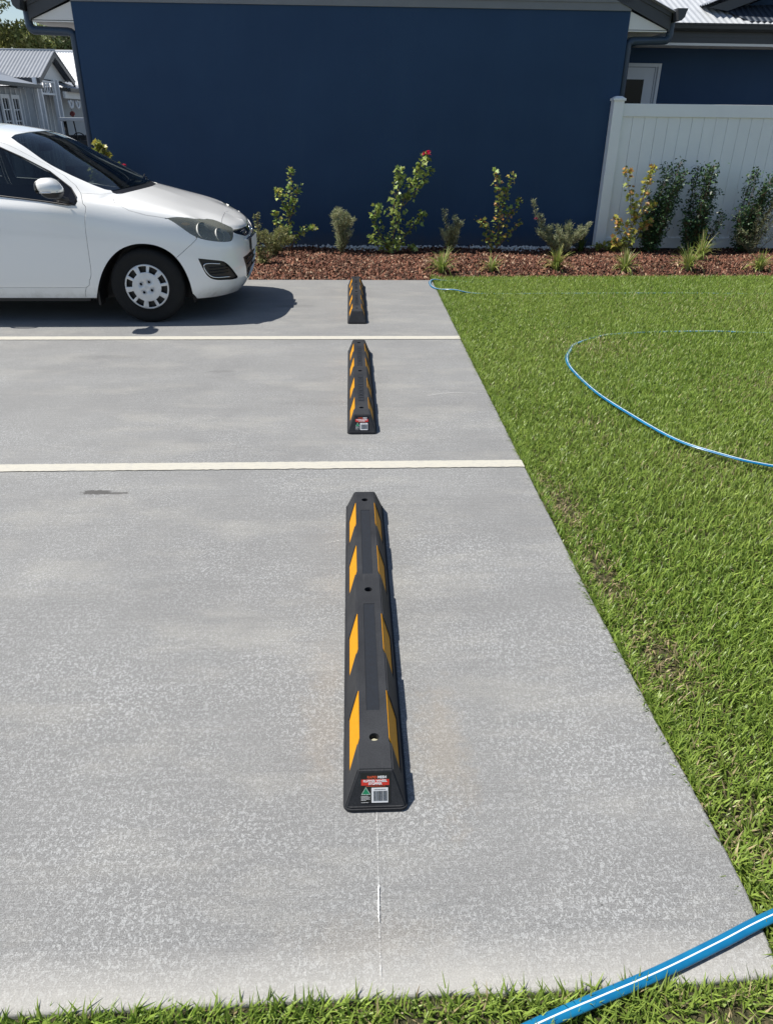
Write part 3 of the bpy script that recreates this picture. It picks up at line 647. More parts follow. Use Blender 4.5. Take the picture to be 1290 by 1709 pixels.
WINF = [(1.85, 1.325), (1.65, 1.24), (1.457, 1.145), (1.37, 1.085), (1.302, 1.032), (1.258, .975), (1.246, .945), (1.258, .925), (1.33, .925), (1.6, .962), (1.828, .985), (2.32, 1.012), (2.34, 1.2), (2.35, 1.388), (2.2, 1.383), (2.0, 1.362)]
RDOOR = [(2.41, 1.418), (2.41, .6), (2.41, .289), (2.6, .289), (2.90, .289), (2.935, .42), (2.985, .54), (3.08, .66), (3.22, .80), (3.35, .97), (3.37, 1.10), (3.34, 1.20), (3.2, 1.325), (3.0, 1.39), (2.7, 1.413)]
WINR = [(2.46, 1.385), (2.45, 1.2), (2.45, 1.022), (2.8, 1.05), (3.16, 1.10), (3.27, 1.15), (3.20, 1.25), (3.05, 1.335), (2.8, 1.378)]
TAIL = [(3.62, 1.02), (3.80, 1.04), (3.86, .98), (3.895, .86), (3.90, .78), (3.80, .81), (3.68, .90)]
def sm(p, n=3, closed=False):
    q = smooth_path([(a, b, 0) for a, b in (p + [p[0]] if closed else p)], n); return [(v.x, v.y) for v in (q[:-1] if closed else q)]
arch_xz = [arch_xz[0]] + sm(arch_xz[1:-1]) + [arch_xz[-1]]
FOG = sm(FOG, 2, True); HEAD = sm(HEAD, 2, True)
PAN = [  # name, st polygon, priority order
 ('arch', S(*arch_xz)), ('arch', S(*rarch_xz)),
 ('headlight', S(*HEAD)), ('fog_light_surround', S(*FOG)), ('tail_light', S(*TAIL)),
 ('front_window', S(*WINF)), ('rear_window', S(*WINR)),
 ('lower_grille', [(-1, 2.45), (1.42, 2.37), (1.30, 2.0), (1.16, 1.66), (.95, 1.2), (.5, .72), (-1, .70)]),
 ('upper_grille', [(-1, 6.3), (.9, 5.85), (1.45, 5.6), (1.66, 5.45), (1.75, 4.75), (1.55, 4.5), (1.2, 4.25), (.8, 3.9), (-1, 3.65)]),
 ('front_door', S(*DOORT)), ('rear_door', S(*RDOOR)),
 ('windshield', [(7.07, 20), (7.07, 8), (7.07, 7.22), (7.2, 7.08), (7.44, 7.0), (7.72, 6.98), (8.24, 7.02), (8.7, 7.1), (8.86, 7.2), (8.92, 7.5), (8.93, 8), (8.93, 20)]),
 ('cowl', [(5.86, 20), (5.86, 8), (5.84, 7.35), (5.95, 7.17), (6.5, 7.12), (7.07, 7.2), (7.07, 8), (7.07, 20)]),
 ('hood', [(1.68, 20), (1.70, 9), (1.82, 8), (2.14, 7.11), (3.24, 6.6), (4.22, 4.7), (4.47, 4.5), (4.84, 4.5), (5.16, 4.67), (5.45, 5.3), (5.66, 6.3), (5.78, 7.15), (5.84, 7.35), (5.86, 8), (5.86, 20)]),
 ('front_bumper', [(-1, -1), (-1, 20), (1.68, 20), (1.70, 9), (1.82, 8), (2.14, 7.11), (3.2, 5.6), (3.75, 4.0), (3.83, 3.47), (4.10, 3.05), (4.40, 2.50), (4.8, 1.0), (4.8, -1)]),
 ('fender', [(3.3, 7.0), (4.22, 4.6), (4.47, 4.5), (4.84, 4.5), (5.16, 4.67), (5.45, 5.3), (5.66, 6.3), (5.78, 7.15), (5.9, 7.2), (6.5, 7.1), (6.9, 6.7)] + [tuple(q) for q in S((1.225, 1.0), (1.205, .93), (1.194, .84), (1.205, .68), (1.211, .55), (1.245, .351), (1.256, .310), (1.285, .291), (1.303, .25), (1.31, .205))] + [(7.1, -1), (3.3, -1)]),
 ('rear_glass', [(13.10, 20), (13.10, 8), (13.12, 7.45), (13.4, 7.2), (13.85, 7.2), (13.93, 8), (13.93, 20)]),
 ('tailgate', [(13.02, 20), (13.02, 7.6), (13.1, 7.0), (14.0, 6.3), (14.35, 5.5), (14.4, 3.2), (20, 3.2), (20, 20)]),
 ('rear_bumper', [(13.35, -1), (13.3, 2.6), (14.4, 3.15), (20, 3.15), (20, -1)]),
 ('body', [(-9, -9), (40, -9), (40, 40), (-9, 40)]),
]
def build_panels():
    ds, dt = .1, .125
    gs = np.arange(0, NS + 1e-6, ds); gt = np.arange(0, NT + 1e-6, dt)
    pts = []; idx = {}
    def add(p):
        q = (round(p[0], 4), round(p[1], 4))
        if q not in idx: idx[q] = len(pts); pts.append(q)
        return idx[q]
    edges = []
    for nm, pl in PAN[:-1]:
        pl = [(min(max(a, 0), NS), min(max(b, 0), NT)) for a, b in pl]
        for a, b in zip(pl, pl[1:] + pl[:1]):
            d = math.hypot(b[0]-a[0], b[1]-a[1])
            if d < 1e-6: continue
            n = max(1, int(math.ceil(d/.1))); prev = add(a)
            for i in range(1, n+1):
                cur = add((a[0]+(b[0]-a[0])*i/n, a[1]+(b[1]-a[1])*i/n))
                if cur != prev: edges.append((prev, cur))
                prev = cur
    P0 = np.array(pts)
    G = np.stack(np.meshgrid(gs, gt, indexing='ij'), -1).reshape(-1, 2)
    inter = (G[:, 0] > 0) & (G[:, 0] < NS) & (G[:, 1] > 0) & (G[:, 1] < NT)
    keep = np.ones(len(G), bool)
    for i, g in enumerate(G):
        d = np.abs(P0 - g)
        if ((d[:, 0] < ds*.45) & (d[:, 1] < dt*.45)).any(): keep[i] = False
    for g in G[keep]: add(tuple(g))
    for g in ((0, 0), (NS, 0), (0, NT), (NS, NT)): add(g)
    r = delaunay_2d_cdt([Vector(p) for p in pts], edges, [], 0, 1e-5)
    V = np.array([v[:] for v in r[0]]); F = np.array([f for f in r[2] if len(f) == 3])
    cen = V[F].mean(1); lab = np.full(len(F), -1)
    for i, (nm, pl) in enumerate(PAN):
        m = (lab < 0) & in_poly(cen, pl); lab[m] = i
    W = car_eval(V[:, 0], V[:, 1])
    return V, F, lab, W
pV, pF, pLab, pW = build_panels()
def panel_mesh(ids, side, off=0, both=False, inset=.0016, depth=.009, hole=False):
    """side -1: near flank (local -y); +1: far flank; both: mirrored halves joined"""
    F = pF[np.isin(pLab, ids)]
    bm = bmesh.new()
    used = np.unique(F); nrm = car_normal(pV[used, 0], pV[used, 1]) if off else None
    for sgn in ((-1, 1) if both else (side,)):
        mp = {}
        for k, u in enumerate(used):
            w = pW[u].copy()
            if off: w = w - nrm[k]*off; w[1] = max(w[1], 0)
            mp[u] = bm.verts.new((-w[0], sgn*w[1], w[2]))
        for f in F:
            if max(pW[i][1] for i in f) < 2e-4: continue
            try: bm.faces.new([mp[i] for i in f])
            except ValueError: pass
    bmesh.ops.remove_doubles(bm, verts=bm.verts, dist=.0006 if both else .0002)
    bmesh.ops.dissolve_degenerate(bm, dist=.0002, edges=bm.edges)
    bmesh.ops.recalc_face_normals(bm, faces=bm.faces)
    # outward test per island
    bm.faces.ensure_lookup_table(); seen = set()
    for f0 in bm.faces:
        if f0 in seen: continue
        isl = [f0]; seen.add(f0); i = 0
        while i < len(isl):
            for e in isl[i].edges:
                for g in e.link_faces:
                    if g not in seen: seen.add(g); isl.append(g)
            i += 1
        sc = sum((f.normal.dot(f.calc_center_median() - Vector((max(min(f.calc_center_median().x, -.9), -3.2), 0, .55))))*f.calc_area() for f in isl)
        if sc < 0: bmesh.ops.reverse_faces(bm, faces=isl)
    if depth:
        bnd = [e for e in bm.edges if len(e.link_faces) == 1]
        bv = set(v for e in bnd for v in e.verts)
        bm.normal_update(); nn = {v: v.normal.copy() for v in bv}
        # shrink the border inward along the surface
        mv = {}
        for v in bv:
            d = Vector((0, 0, 0))
            for e in v.link_edges:
                if len(e.link_faces) == 1:
                    f = e.link_faces[0]; t = (e.other_vert(v).co - v.co); q = nn[v].cross(t)
                    if q.dot(f.calc_center_median() - (v.co + e.other_vert(v).co)/2) < 0: q = -q
                    if q.length > 1e-9: d += q.normalized()
            if d.length > 1e-6: mv[v] = d.normalized()*inset
        for v, d in mv.items(): v.co += d
        for f in bm.faces: f.smooth = True
        r = bmesh.ops.extrude_edge_only(bm, edges=bnd); nv = [g for g in r['geom'] if isinstance(g, bmesh.types.BMVert)]
        nf = [g for g in r['geom'] if isinstance(g, bmesh.types.BMFace)]
        orig = {}
        kd = [(v, nn[v]) for v in bv]
        from mathutils.kdtree import KDTree
        kt = KDTree(len(kd))
        for i, (v, n_) in enumerate(kd): kt.insert(v.co, i)
        kt.balance()
        for v in nv:
            i = kt.find(v.co)[1]; v.co = v.co - kd[i][1]*depth
        for f in nf: f.smooth = False
        es = [e for e in bnd if e.is_valid]
        for e in es: e.smooth = False
    else:
        for f in bm.faces: f.smooth = True
    return bm
ID = {}
for i, (nm, pl) in enumerate(PAN): ID.setdefault(nm, []).append(i)
XN, YC = -.895, 7.14
car = empty('parked_car', (XN, YC, 0), 'white five door hatchback parked facing right in the far bay', 'car')
car_parts = {}
def cp_(name, ids, mat, parent=None, side=-1, both=False, label=None, **k):
    me = bpy.data.meshes.new(name); bm = panel_mesh([j for n in ids for j in ID[n]], side, both=both, **k); bm.to_mesh(me); bm.free()
    o = link(name, me, parent or car, [mat]); 
    if label: o['label'] = label
    return o
bodyo = cp_('body', ['body'], 'paintw', both=True)
cp_('hood', ['hood'], 'paintw', both=True); fb = cp_('front_bumper', ['front_bumper'], 'paintw', both=True, depth=.02)
cp_('rear_bumper', ['rear_bumper'], 'paintw', both=True); tg = cp_('tailgate', ['tailgate'], 'paintw', both=True)
cp_('windshield', ['windshield'], 'wsglass', both=True, off=.004, inset=.001, depth=0); cp_('rear_glass', ['rear_glass'], 'glass', both=True, off=.003, depth=0)
cp_('cowl_panel', ['cowl'], 'plastic', both=True, off=.008, depth=0)
lg = cp_('lower_grille', ['lower_grille'], 'plastic', both=True, off=.03, depth=0)
ug = cp_('upper_grille', ['upper_grille'], 'gloss_black', both=True, off=.015, depth=0)
for sd in (-1, 1):
    cp_('fender', ['fender'], 'paintw', side=sd, depth=.03)
    fd = cp_('front_door', ['front_door'], 'paintw', side=sd); rd = cp_('rear_door', ['rear_door'], 'paintw', side=sd)
    cp_('window', ['front_window'], 'glass', fd, side=sd, off=.006, depth=0); cp_('window', ['rear_window'], 'glass', rd, side=sd, off=.006, depth=0)
    hl = cp_('headlight', ['headlight'], 'lens', side=sd, off=.001, depth=.0)
    bw = cp_('headlight_bowl', ['headlight'], 'reflector', hl, side=sd, off=.062, depth=0)
    fs_ = cp_('fog_light_surround', ['fog_light_surround'], 'plastic', fb, side=sd, off=.016, depth=0)
    tl = cp_('tail_light', ['tail_light'], 'red_lens', side=sd, depth=.004)
    # rim walls of the lamp housings
    def rim(name, poly, d0, d1, mat, par, w=0):
        st = S(*poly); a = car_eval([p[0] for p in st], [p[1] for p in st]); n_ = car_normal([p[0] for p in st], [p[1] for p in st])
        bm = bmesh.new(); A = [bm.verts.new((-q[0], sd*q[1], q[2])) for q in a - n_*d0]; B = [bm.verts.new((-q[0], sd*q[1], q[2])) for q in a - n_*d1]
        for i in range(len(A)): bm.faces.new((A[i], A[(i+1) % len(A)], B[(i+1) % len(A)], B[i]))
        return from_bm(name, bm, mat, par)
    rim('headlight_housing', HEAD, .002, .063, 'reflector', hl)
    rim('fog_rim', FOG, .0, .017, 'plastic', fb)
    # projector and bulb bowls behind the lens
    def onbody(x, z, d=0):
        st = S((x, z))[0]; p = car_eval([st[0]], [st[1]])[0]; n_ = car_normal([st[0]], [st[1]])[0]; q = p - n_*d
        return Vector((-q[0], sd*q[1], q[2])), Vector((-n_[0], sd*n_[1], n_[2]))
    for (x, z, r_, mt) in ((.31, .735, .066, 'bright_reflector'), (.185, .69, .058, 'bright_reflector')):
        c0, nn_ = onbody(x, z, .038); nn_ = (nn_ + Vector((.8, 0, 0))).normalized()
        bm = bmesh.new(); q_ = nn_.to_track_quat('Z', 'Y').to_matrix(); prof = [(r_, .03), (r_*.92, .012), (r_*.7, -.006), (r_*.4, -.016), (.012, -.02), (.010, .0), (.001, .004)]
        rs = [[bm.verts.new(c0 + q_ @ Vector((rr*math.cos(a*math.pi/12), rr*math.sin(a*math.pi/12), h)) ) for a in range(24)] for rr, h in prof]
        for a, b in zip(rs, rs[1:]):
            for i in range(24): bm.faces.new((a[i], a[(i+1) % 24], b[(i+1) % 24], b[i])).smooth = True
        from_bm('bulb_reflector', bm, mt, hl)
    c0, nn_ = onbody(.43, .79, .03); bm = bmesh.new(); bmesh.ops.create_uvsphere(bm, u_segments=12, v_segments=8, radius=.018, matrix=Matrix.Translation(c0) @ Matrix.Diagonal((2, 1, .7, 1))); from_bm('indicator_bulb', bm, 'amber', hl, True)
    # chrome blade in the fog light surround
    pts = []
    for x, z in ((.19, .462), (.29, .473), (.318, .452), (.30, .405), (.268, .368), (.22, .352), (.13, .342)):
        pts.append(onbody(x, z, .008)[0])
    bm = bmesh.new(); tube(bm, smooth_path(pts, 6), .0058, 6); from_bm('chrome_blade', bm, 'chrome', fb)
    for zz in (.385, .41, .435):
        bm = bmesh.new(); tube(bm, [onbody(x, zz, .011)[0] for x in (.135, .18, .23, .275)], .005, 5); from_bm('fog_slat', bm, 'gloss_black', fb)
    # belt moulding, door handle
    bm = bmesh.new(); tube(bm, [onbody(x, z, -.001)[0] for x, z in ((1.26, .921), (1.33, .921), (1.5, .944), (1.66, .962), (1.83, .98), (2.1, .995), (2.34, 1.006))], .0065, 6); from_bm('belt_moulding', bm, 'plastic', fd)
    bm = bmesh.new(); tube(bm, [onbody(x, z, -.001)[0] for x, z in ((2.45, 1.016), (2.8, 1.044), (3.16, 1.094), (3.26, 1.14))], .0065, 6); from_bm('belt_moulding', bm, 'plastic', rd)
    bm = bmesh.new(); tube(bm, [onbody(x, z, 0)[0]*1.0 + Vector((0, sd*o_, 0)) for x, z, o_ in ((1.262, .94, 0), (1.255, .975, 0), (1.30, 1.036, 0), (1.457, 1.149, 0), (1.65, 1.245, 0), (1.85, 1.33, 0), (2.0, 1.367, 0), (2.35, 1.393, 0), (2.36, 1.2, 0), (2.345, 1.01, 0))], .006, 6); from_bm('window_seal', bm, 'plastic', fd)
    for dx, dp in ((2.20, fd), (3.12, rd)):
        bm = bmesh.new(); p = [onbody(dx + q, .875, -o_)[0] for q, o_ in ((0, -.004), (.02, .022), (.10, .030), (.18, .022), (.20, -.004))]; tube(bm, smooth_path(p, 4), .013, 8, flat=.8); from_bm('door_handle', bm, 'paintw', dp)
    # mirror patch behind the window corner and the mirror itself
    pp = [onbody(x, z, -.002)[0] for x, z in ((1.252, .948), (1.30, 1.026), (1.385, 1.088), (1.40, .936), (1.33, .929), (1.258, .928))]
    bm = bmesh.new(); f = bm.faces.new([bm.verts.new(p) for p in pp]); bmesh.ops.triangulate(bm, faces=[f]); from_bm('mirror_patch', bm, 'gloss_black', fd)
    def shell(bm, c, ax, zcut0, zcut1, e=2.6, n=20):
        rows = []
        for j in range(n//2+1):
            ph = -math.pi/2 + math.pi*j/(n//2)
            row = []
            for i in range(n):
                th = 2*math.pi*i/n; sg = lambda v, p: math.copysign(abs(v)**p, v)
                u = sg(math.cos(ph), .75)*sg(math.cos(th), .75); v = sg(math.cos(ph), .75)*sg(math.sin(th), .75); w = sg(math.sin(ph), .8)
                w_ = min(max(w, zcut0), zcut1); fwd = .028 if u > 0 else -.0
                row.append(bm.verts.new((c[0] + u*ax[0]*(1.0 - .25*max(w, 0)*max(u, 0)) - .02*w, c[1] + v*ax[1], c[2] + w_*ax[2])))
            rows.append(row)
        for a, b in zip(rows, rows[1:]):
            for i in range(n): 
                try: bm.faces.new((a[i], a[(i+1) % n], b[(i+1) % n], b[i])).smooth = True
                except ValueError: pass
        bmesh.ops.remove_doubles(bm, verts=bm.verts, dist=.0004)
    mc = (-1.375, sd*.965, 1.052)
    bm = bmesh.new(); shell(bm, mc, (.085, .105, .072), -.35, 1); mr = from_bm('mirror', bm, 'paintw', car)
    bm = bmesh.new(); shell(bm, (mc[0], mc[1], mc[2]-.004), (.081, .10, .072), -1, -.30); tube(bm, [(mc[0]+.01, mc[1]-sd*.02, mc[2]-.055), (-1.33, sd*.87, .965), (-1.31, sd*.835, .955)], .028, 8, flat=.8); from_bm('mirror_base', bm, 'plastic', mr)
    bm = bmesh.new(); tube(bm, [(mc[0]-.05, mc[1]+sd*.096, mc[2]-.026), (mc[0]+.02, mc[1]+sd*.104, mc[2]-.024), (mc[0]+.075, mc[1]+sd*.07, mc[2]-.022)], .005, 6); from_bm('indicator_strip', bm, 'chrome', mr)
    bm = bmesh.new(); bmesh.ops.create_circle(bm, cap_ends=True, segments=24, radius=1, matrix=Matrix.Translation((mc[0]-.088, mc[1], mc[2]+.003)) @ Matrix.Diagonal((1, .085, .05, 1)) @ Matrix.Rotation(R(90), 4, 'Y')); from_bm('mirror_glass', bm, 'chrome', mr)
# grille bars, badge, plate
for z_ in (.30, .345, .39, .435):
    pts = []
    w_ = .30 - (.46 - z_)*.5
    for y_ in np.linspace(-w_, w_, 9):
        pts.append((-(.022 + .10*y_*y_ + (.03 if z_ < .33 else 0)), y_, z_))
    bm = bmesh.new(); tube(bm, pts, .007, 6); from_bm('grille_bar', bm, 'gloss_black', lg)
bm = bmesh.new(); tube(bm, [(-.016-.12*y*y, y, .60-abs(y)*.02) for y in np.linspace(-.30, .30, 11)], .008, 6); from_bm('chrome_bar', bm, 'chrome', ug)
bd = bmesh.new()
ev = [(.062*math.cos(a), .034*math.sin(a)) for a in np.linspace(0, 2*math.pi, 33)[:-1]]
BR = Matrix.Translation((-.018, 0, .655)) @ Matrix.Rotation(R(-20), 4, 'Y') @ Matrix(((0, 0, 1, 0), (1, 0, 0, 0), (0, 1, 0, 0), (0, 0, 0, 1)))
tube(bd, [BR @ Vector((u, v, .006)) for u, v in ev] + [BR @ Vector((*ev[0], .006))], .005, 6)
for a, b in (((-.024, -.024), (-.012, .024)), ((.012, -.024), (.024, .024)), ((-.018, -.004), (.018, .004))): tube(bd, [BR @ Vector((*a, .006)), BR @ Vector((*b, .006))], .005, 6)
emb = from_bm('badge', bd, 'chrome', fb)
bm = bmesh.new(); box(bm, -.012, -.002, -.186, .186, .49, .60); bm.transform(Matrix.Translation((.012, 0, 0))); npz = from_bm('number_plate', bm, 'gloss_black', fb)
bm = bmesh.new(); box(bm, .0105, .0125, -.18, .18, .494, .596); from_bm('plate_face', bm, 'label_white', fb)
# rocker and underbody, arch liners, inner dark shell
def inner(name, tmax, smax, off, mat):
    gs = np.linspace(0, NS, 120); gt = np.linspace(0, tmax, 30); A, B = np.meshgrid(gs, gt, indexing='ij'); a, b = A.ravel(), B.ravel()
    w = car_eval(a, b) - car_normal(a, b)*off; keep = np.ones(w.shape[0], bool)
    bm = bmesh.new()
    ap = [arch_xz, rarch_xz]; gone = in_poly(w[:, [0, 2]], [(x, z if z > .2 else -.2) for x, z in arch_xz]) | in_poly(w[:, [0, 2]], [(x, z if z > .2 else -.2) for x, z in rarch_xz])
    for sd in (-1, 1):
        vs = [bm.verts.new((-p[0], sd*max(p[1], 0), p[2])) for p in w]
        for i in range(len(gs)-1):
            for j in range(len(gt)-1):
                q = [i*30+j, (i+1)*30+j, (i+1)*30+j+1, i*30+j+1]
                if gone[q].any(): continue
                if a[q[0]] > smax and b[q[2]] > 4.9: continue
                bm.faces.new([vs[k_] for k_ in q])
    return from_bm(name, bm, mat, car)
inner('inner_shell', 9, 5.7, .028, 'plastic')
bm = bmesh.new(); box(bm, -3.75, -.25, -.48, .48, .19, .24); box(bm, -2.85, -1.28, -.79, .79, .175, .23); from_bm('underbody', bm, 'plastic', car)
for ax in (.79, 3.315):
    for sd in (-1, 1):
        ap = arch_xz if ax < 1 else rarch_xz
        bm = bmesh.new(); A, B = [], []
        for x, z in ap:
            st = S((x, max(z, .2)))[0]; p = car_eval([st[0]], [st[1]])[0]
            A.append(bm.verts.new((-x, sd*(p[1]-.004), z))); B.append(bm.verts.new((-x, sd*.52, z)))
        for i in range(len(A)-1): bm.faces.new((A[i], A[i+1], B[i+1], B[i]))
        bm.faces.new(B); from_bm('wheel_arch_liner', bm, 'plastic', car)
bm = bmesh.new(); box(bm, -1.215, -1.195, -.80, -.66, .14, .33, bev=.008); from_bm('mud_flap', bm, 'plastic', car)
# cabin
bm = bmesh.new(); box(bm, -3.7, -1.26, -.74, .74, .30, .34); from_bm('cabin_floor', bm, 'seat', car)
bm = bmesh.new(); box(bm, -1.55, -1.02, -.72, .72, .62, .93, bev=.06); from_bm('dashboard', bm, 'dash', car)
for y_ in (-.37, .37):
    bm = bmesh.new(); box(bm, -2.45, -1.95, y_-.25, y_+.25, .45, .60, bev=.05); vs = box(bm, -.08, .08, y_-.24, y_+.24, 0, .62, bev=.05)
    v2 = [v for v in bm.verts if v.co.x > -.2]; bmesh.ops.rotate(bm, verts=v2, cent=(0, 0, 0), matrix=Matrix.Rotation(R(-16), 3, 'Y')); bmesh.ops.translate(bm, verts=v2, vec=(-2.42, 0, .55))
    st_ = from_bm('front_seat', bm, 'seat', car)
    bm = bmesh.new(); box(bm, -2.68, -2.58, y_-.12, y_+.12, 1.17, 1.33, bev=.04); from_bm('headrest', bm, 'seat', st_)
bm = bmesh.new(); box(bm, -3.3, -2.95, -.62, .62, .45, .62, bev=.05); box(bm, -3.45, -3.3, -.62, .62, .5, 1.1, bev=.05); from_bm('rear_seat', bm, 'seat', car)
bm = bmesh.new(); cc = Vector((-1.66, -.37, .88)); q_ = Matrix.Rotation(R(-65), 3, 'Y')
tube(bm, [cc + q_ @ Vector((.18*math.cos(a), .18*math.sin(a), 0)) for a in np.linspace(0, 2*math.pi, 25)], .014, 8)
tube(bm, [cc + q_ @ Vector((0, -.17, 0)), cc + q_ @ Vector((0, .17, 0))], .016, 6); tube(bm, [cc, cc + Vector((.22, 0, -.1))], .03, 8); from_bm('steering_wheel', bm, 'dash', car)
bm = bmesh.new(); box(bm, -1.72, -1.68, -.11, .11, 1.27, 1.33, bev=.012); from_bm('rear_view_mirror', bm, 'plastic', car)
# wipers
for (p0, p1) in (((-.98, -.45, .995), (-1.02, .10, 1.035)), ((-.93, .12, 1.0), (-1.03, .58, 1.03))):
    bm = bmesh.new(); a, b = Vector(p0), Vector(p1); m = (a+b)/2 + Vector((-.01, 0, .02)); tube(bm, smooth_path([a, m, b], 5), .009, 6); tube(bm, [a + Vector((-.04, .05, .022)), b + Vector((-.04, .10, .02))], .007, 6); from_bm('wiper', bm, 'plastic', car)
# wheels
def make_hub():
    ro = .188; pts = []; edges = []; holes = []
    def ringp(poly):
        b = len(pts); pts.extend(poly); n = len(poly); edges.extend((b+i, b+(i+1) % n) for i in range(n))
    ringp([(ro*math.cos(a), ro*math.sin(a)) for a in np.linspace(0, 2*math.pi, 97)[:-1]])
    for kq in range(5):
        for e_ in (-1, 1):
            c = R(80 + 72*kq + e_*16.5); hw0, hw1 = R(11.5), R(12.2); 
            pl = [(.117*math.cos(c+a), .117*math.sin(c+a)) for a in np.linspace(-hw0, hw0, 4)] + [(.166*math.cos(c+a), .166*math.sin(c+a)) for a in np.linspace(hw1, -hw1, 5)]
            holes.append(pl); ringp(pl)
    for kq in range(4):
        c = R(45 + 14 + 90*kq); pl = [(.048*math.cos(c) + .0125*math.cos(a), .048*math.sin(c) + .0125*math.sin(a)) for a in np.linspace(0, 2*math.pi, 17)[:-1]]; holes.append(pl); ringp(pl)
    for r_ in (.02, .075, .095, .11, .143, .176):
        for a in np.linspace(0, 2*math.pi, 61)[:-1]:
            p = (r_*math.cos(a+r_), r_*math.sin(a+r_))
            if not any(in_poly([p], h)[0] for h in holes): pts.append(p)
    r = delaunay_2d_cdt([Vector(p) for p in pts], edges, [], 0, 1e-5); V = np.array([v[:] for v in r[0]]); F = [f for f in r[2]]
    bm = bmesh.new()
    def hz(rr): return .012 + .010*math.cos(min(rr/.188, 1)*math.pi/2) - (.012*max(0, (rr-.17)/.018)) + (.004 if rr < .07 else 0)
    vs = [bm.verts.new((x, -hz(math.hypot(x, y)), y)) for x, y in V]
    for f in F:
        c = V[list(f)].mean(0)
        if any(in_poly([c], h)[0] for h in holes) or math.hypot(*c) > ro: continue
        bm.faces.new([vs[i] for i in f])
    loose = [v for v in bm.verts if not v.link_faces]; bmesh.ops.delete(bm, geom=loose, context='VERTS')
    bmesh.ops.recalc_face_normals(bm, faces=bm.faces)
    bm.normal_update()
    if sum(f.normal.y for f in bm.faces) > 0: bmesh.ops.reverse_faces(bm, faces=bm.faces)
    for f in bm.faces: f.smooth = True
    bnd = [e for e in bm.edges if len(e.link_faces) == 1]
    r = bmesh.ops.extrude_edge_only(bm, edges=bnd); nv = [g for g in r['geom'] if isinstance(g, bmesh.types.BMVert)]; bmesh.ops.translate(bm, vec=(0, .010, 0), verts=nv)
    # bolt rings and centre hexagon mark
    for kq in range(4):
        c = R(45 + 14 + 90*kq); cx, cz = .048*math.cos(c), .048*math.sin(c)
        tube(bm, [(cx + .0135*math.cos(a), -.027, cz + .0135*math.sin(a)) for a in np.linspace(0, 2*math.pi, 17)], .0022, 5, upv=(0, 1, 0))
    tube(bm, [(.013*math.cos(a), -.028, .009*math.sin(a)) for a in np.linspace(0, 2*math.pi, 17)], .0018, 5, upv=(0, 1, 0))
    me = bpy.data.meshes.new('hub_cap'); bm.to_mesh(me); bm.free(); return me
hubme = make_hub()
bm = bmesh.new(); prof = [(.180, -.010), (.196, -.004), (.215, .0), (.245, -.006), (.272, -.004), (.288, .006), (.297, .022), (.300, .06), (.300, .12), (.296, .155), (.27, .175), (.19, .170)]
rs = [[bm.verts.new((r_*math.cos(a), y_, r_*math.sin(a))) for a in np.linspace(0, 2*math.pi, 65)[:-1]] for r_, y_ in prof]
for a, b in zip(rs, rs[1:]):
    for i in range(64): bm.faces.new((a[i], a[(i+1) % 64], b[(i+1) % 64], b[i])).smooth = True
for i in range(0, 64):
    pass
tyme = bpy.data.meshes.new('tyre'); bm.to_mesh(tyme); bm.free()
bm = bmesh.new(); bmesh.ops.create_cone(bm, cap_ends=True, segments=48, radius1=.186, radius2=.186, depth=.10, matrix=Matrix.Translation((0, .075, 0)) @ Matrix.Rotation(R(90), 4, 'X')); dkme = bpy.data.meshes.new('rim'); bm.to_mesh(dkme); bm.free()
first = True
for wx in (.79, 3.315):
    for sd in (-1, 1):
        w = bpy.data.objects.new('wheel', tyme.copy()) if False else link('wheel', bpy.data.meshes.new_from_object(bpy.data.objects.new('q', dkme)), car, ['plastic'])
        w.location = (-wx, sd*.822, .298)
        if sd > 0: w.rotation_euler = (0, 0, math.pi)
        t_ = bpy.data.objects.new('tyre', tyme); COL.objects.link(t_); t_.parent = w
        h_ = bpy.data.objects.new('hub_cap', hubme); COL.objects.link(h_); h_.parent = w
        if first: tyme.materials.append(M['tyre']); hubme.materials.append(M['alloy']); first = False
# ---------------------------------------------------------------- building materials
k = N('navy_render'); co = k.co(); c = k.ramp(k.noise(co, 1.1, 5, .6), [(.3, (.021, .052, .112)), (.7, (.027, .064, .132))]); sp_ = k.n('ShaderNodeSeparateXYZ'); k.l(k.n('ShaderNodeTexCoord').outputs['Object'], sp_.inputs[0])
c = k.mix(k.ramp(k.noise(k.co((1.6, 1, .25)), 5, 6, .7), [(.52, 0), (.72, .22)]), c, (.040, .078, .135))
c = k.mix(k.math('MULTIPLY', k.ramp(k.math('ADD', sp_.outputs[2], k.math('MULTIPLY', k.noise(co, 9, 5, .7), .25)), [(.16, .55), (.36, 0)]), .8), c, (.10, .085, .07)); k.col(c); k.set(Roughness=.75, Specular_IOR_Level=.3); k.bump(k.noise(co, 190, 4, .7), .35, .004); M['navy'] = k.m
M['charcoal'] = plain('charcoal_trim', (.055, .06, .068), .45, .1, 3)
M['soffit'] = plain('white_soffit', (.78, .77, .74), .6, .04, 3)
M['cladding'] = plain('grey_cladding', (.20, .21, .22), .6, .08, 4)
M['vinyl'] = plain('white_vinyl', (.88, .89, .88), .38, .03, 4)
M['pipe'] = plain('navy_pipe', (.032, .058, .10), .35, .1, 5)
k = N('roof_sheet'); co = k.co(); k.col(k.ramp(k.noise(co, 3, 4), [(.3, (.42, .44, .46)), (.7, (.50, .52, .54))])); k.set(Roughness=.42, Metallic=.2); M['roof_pale'] = k.m
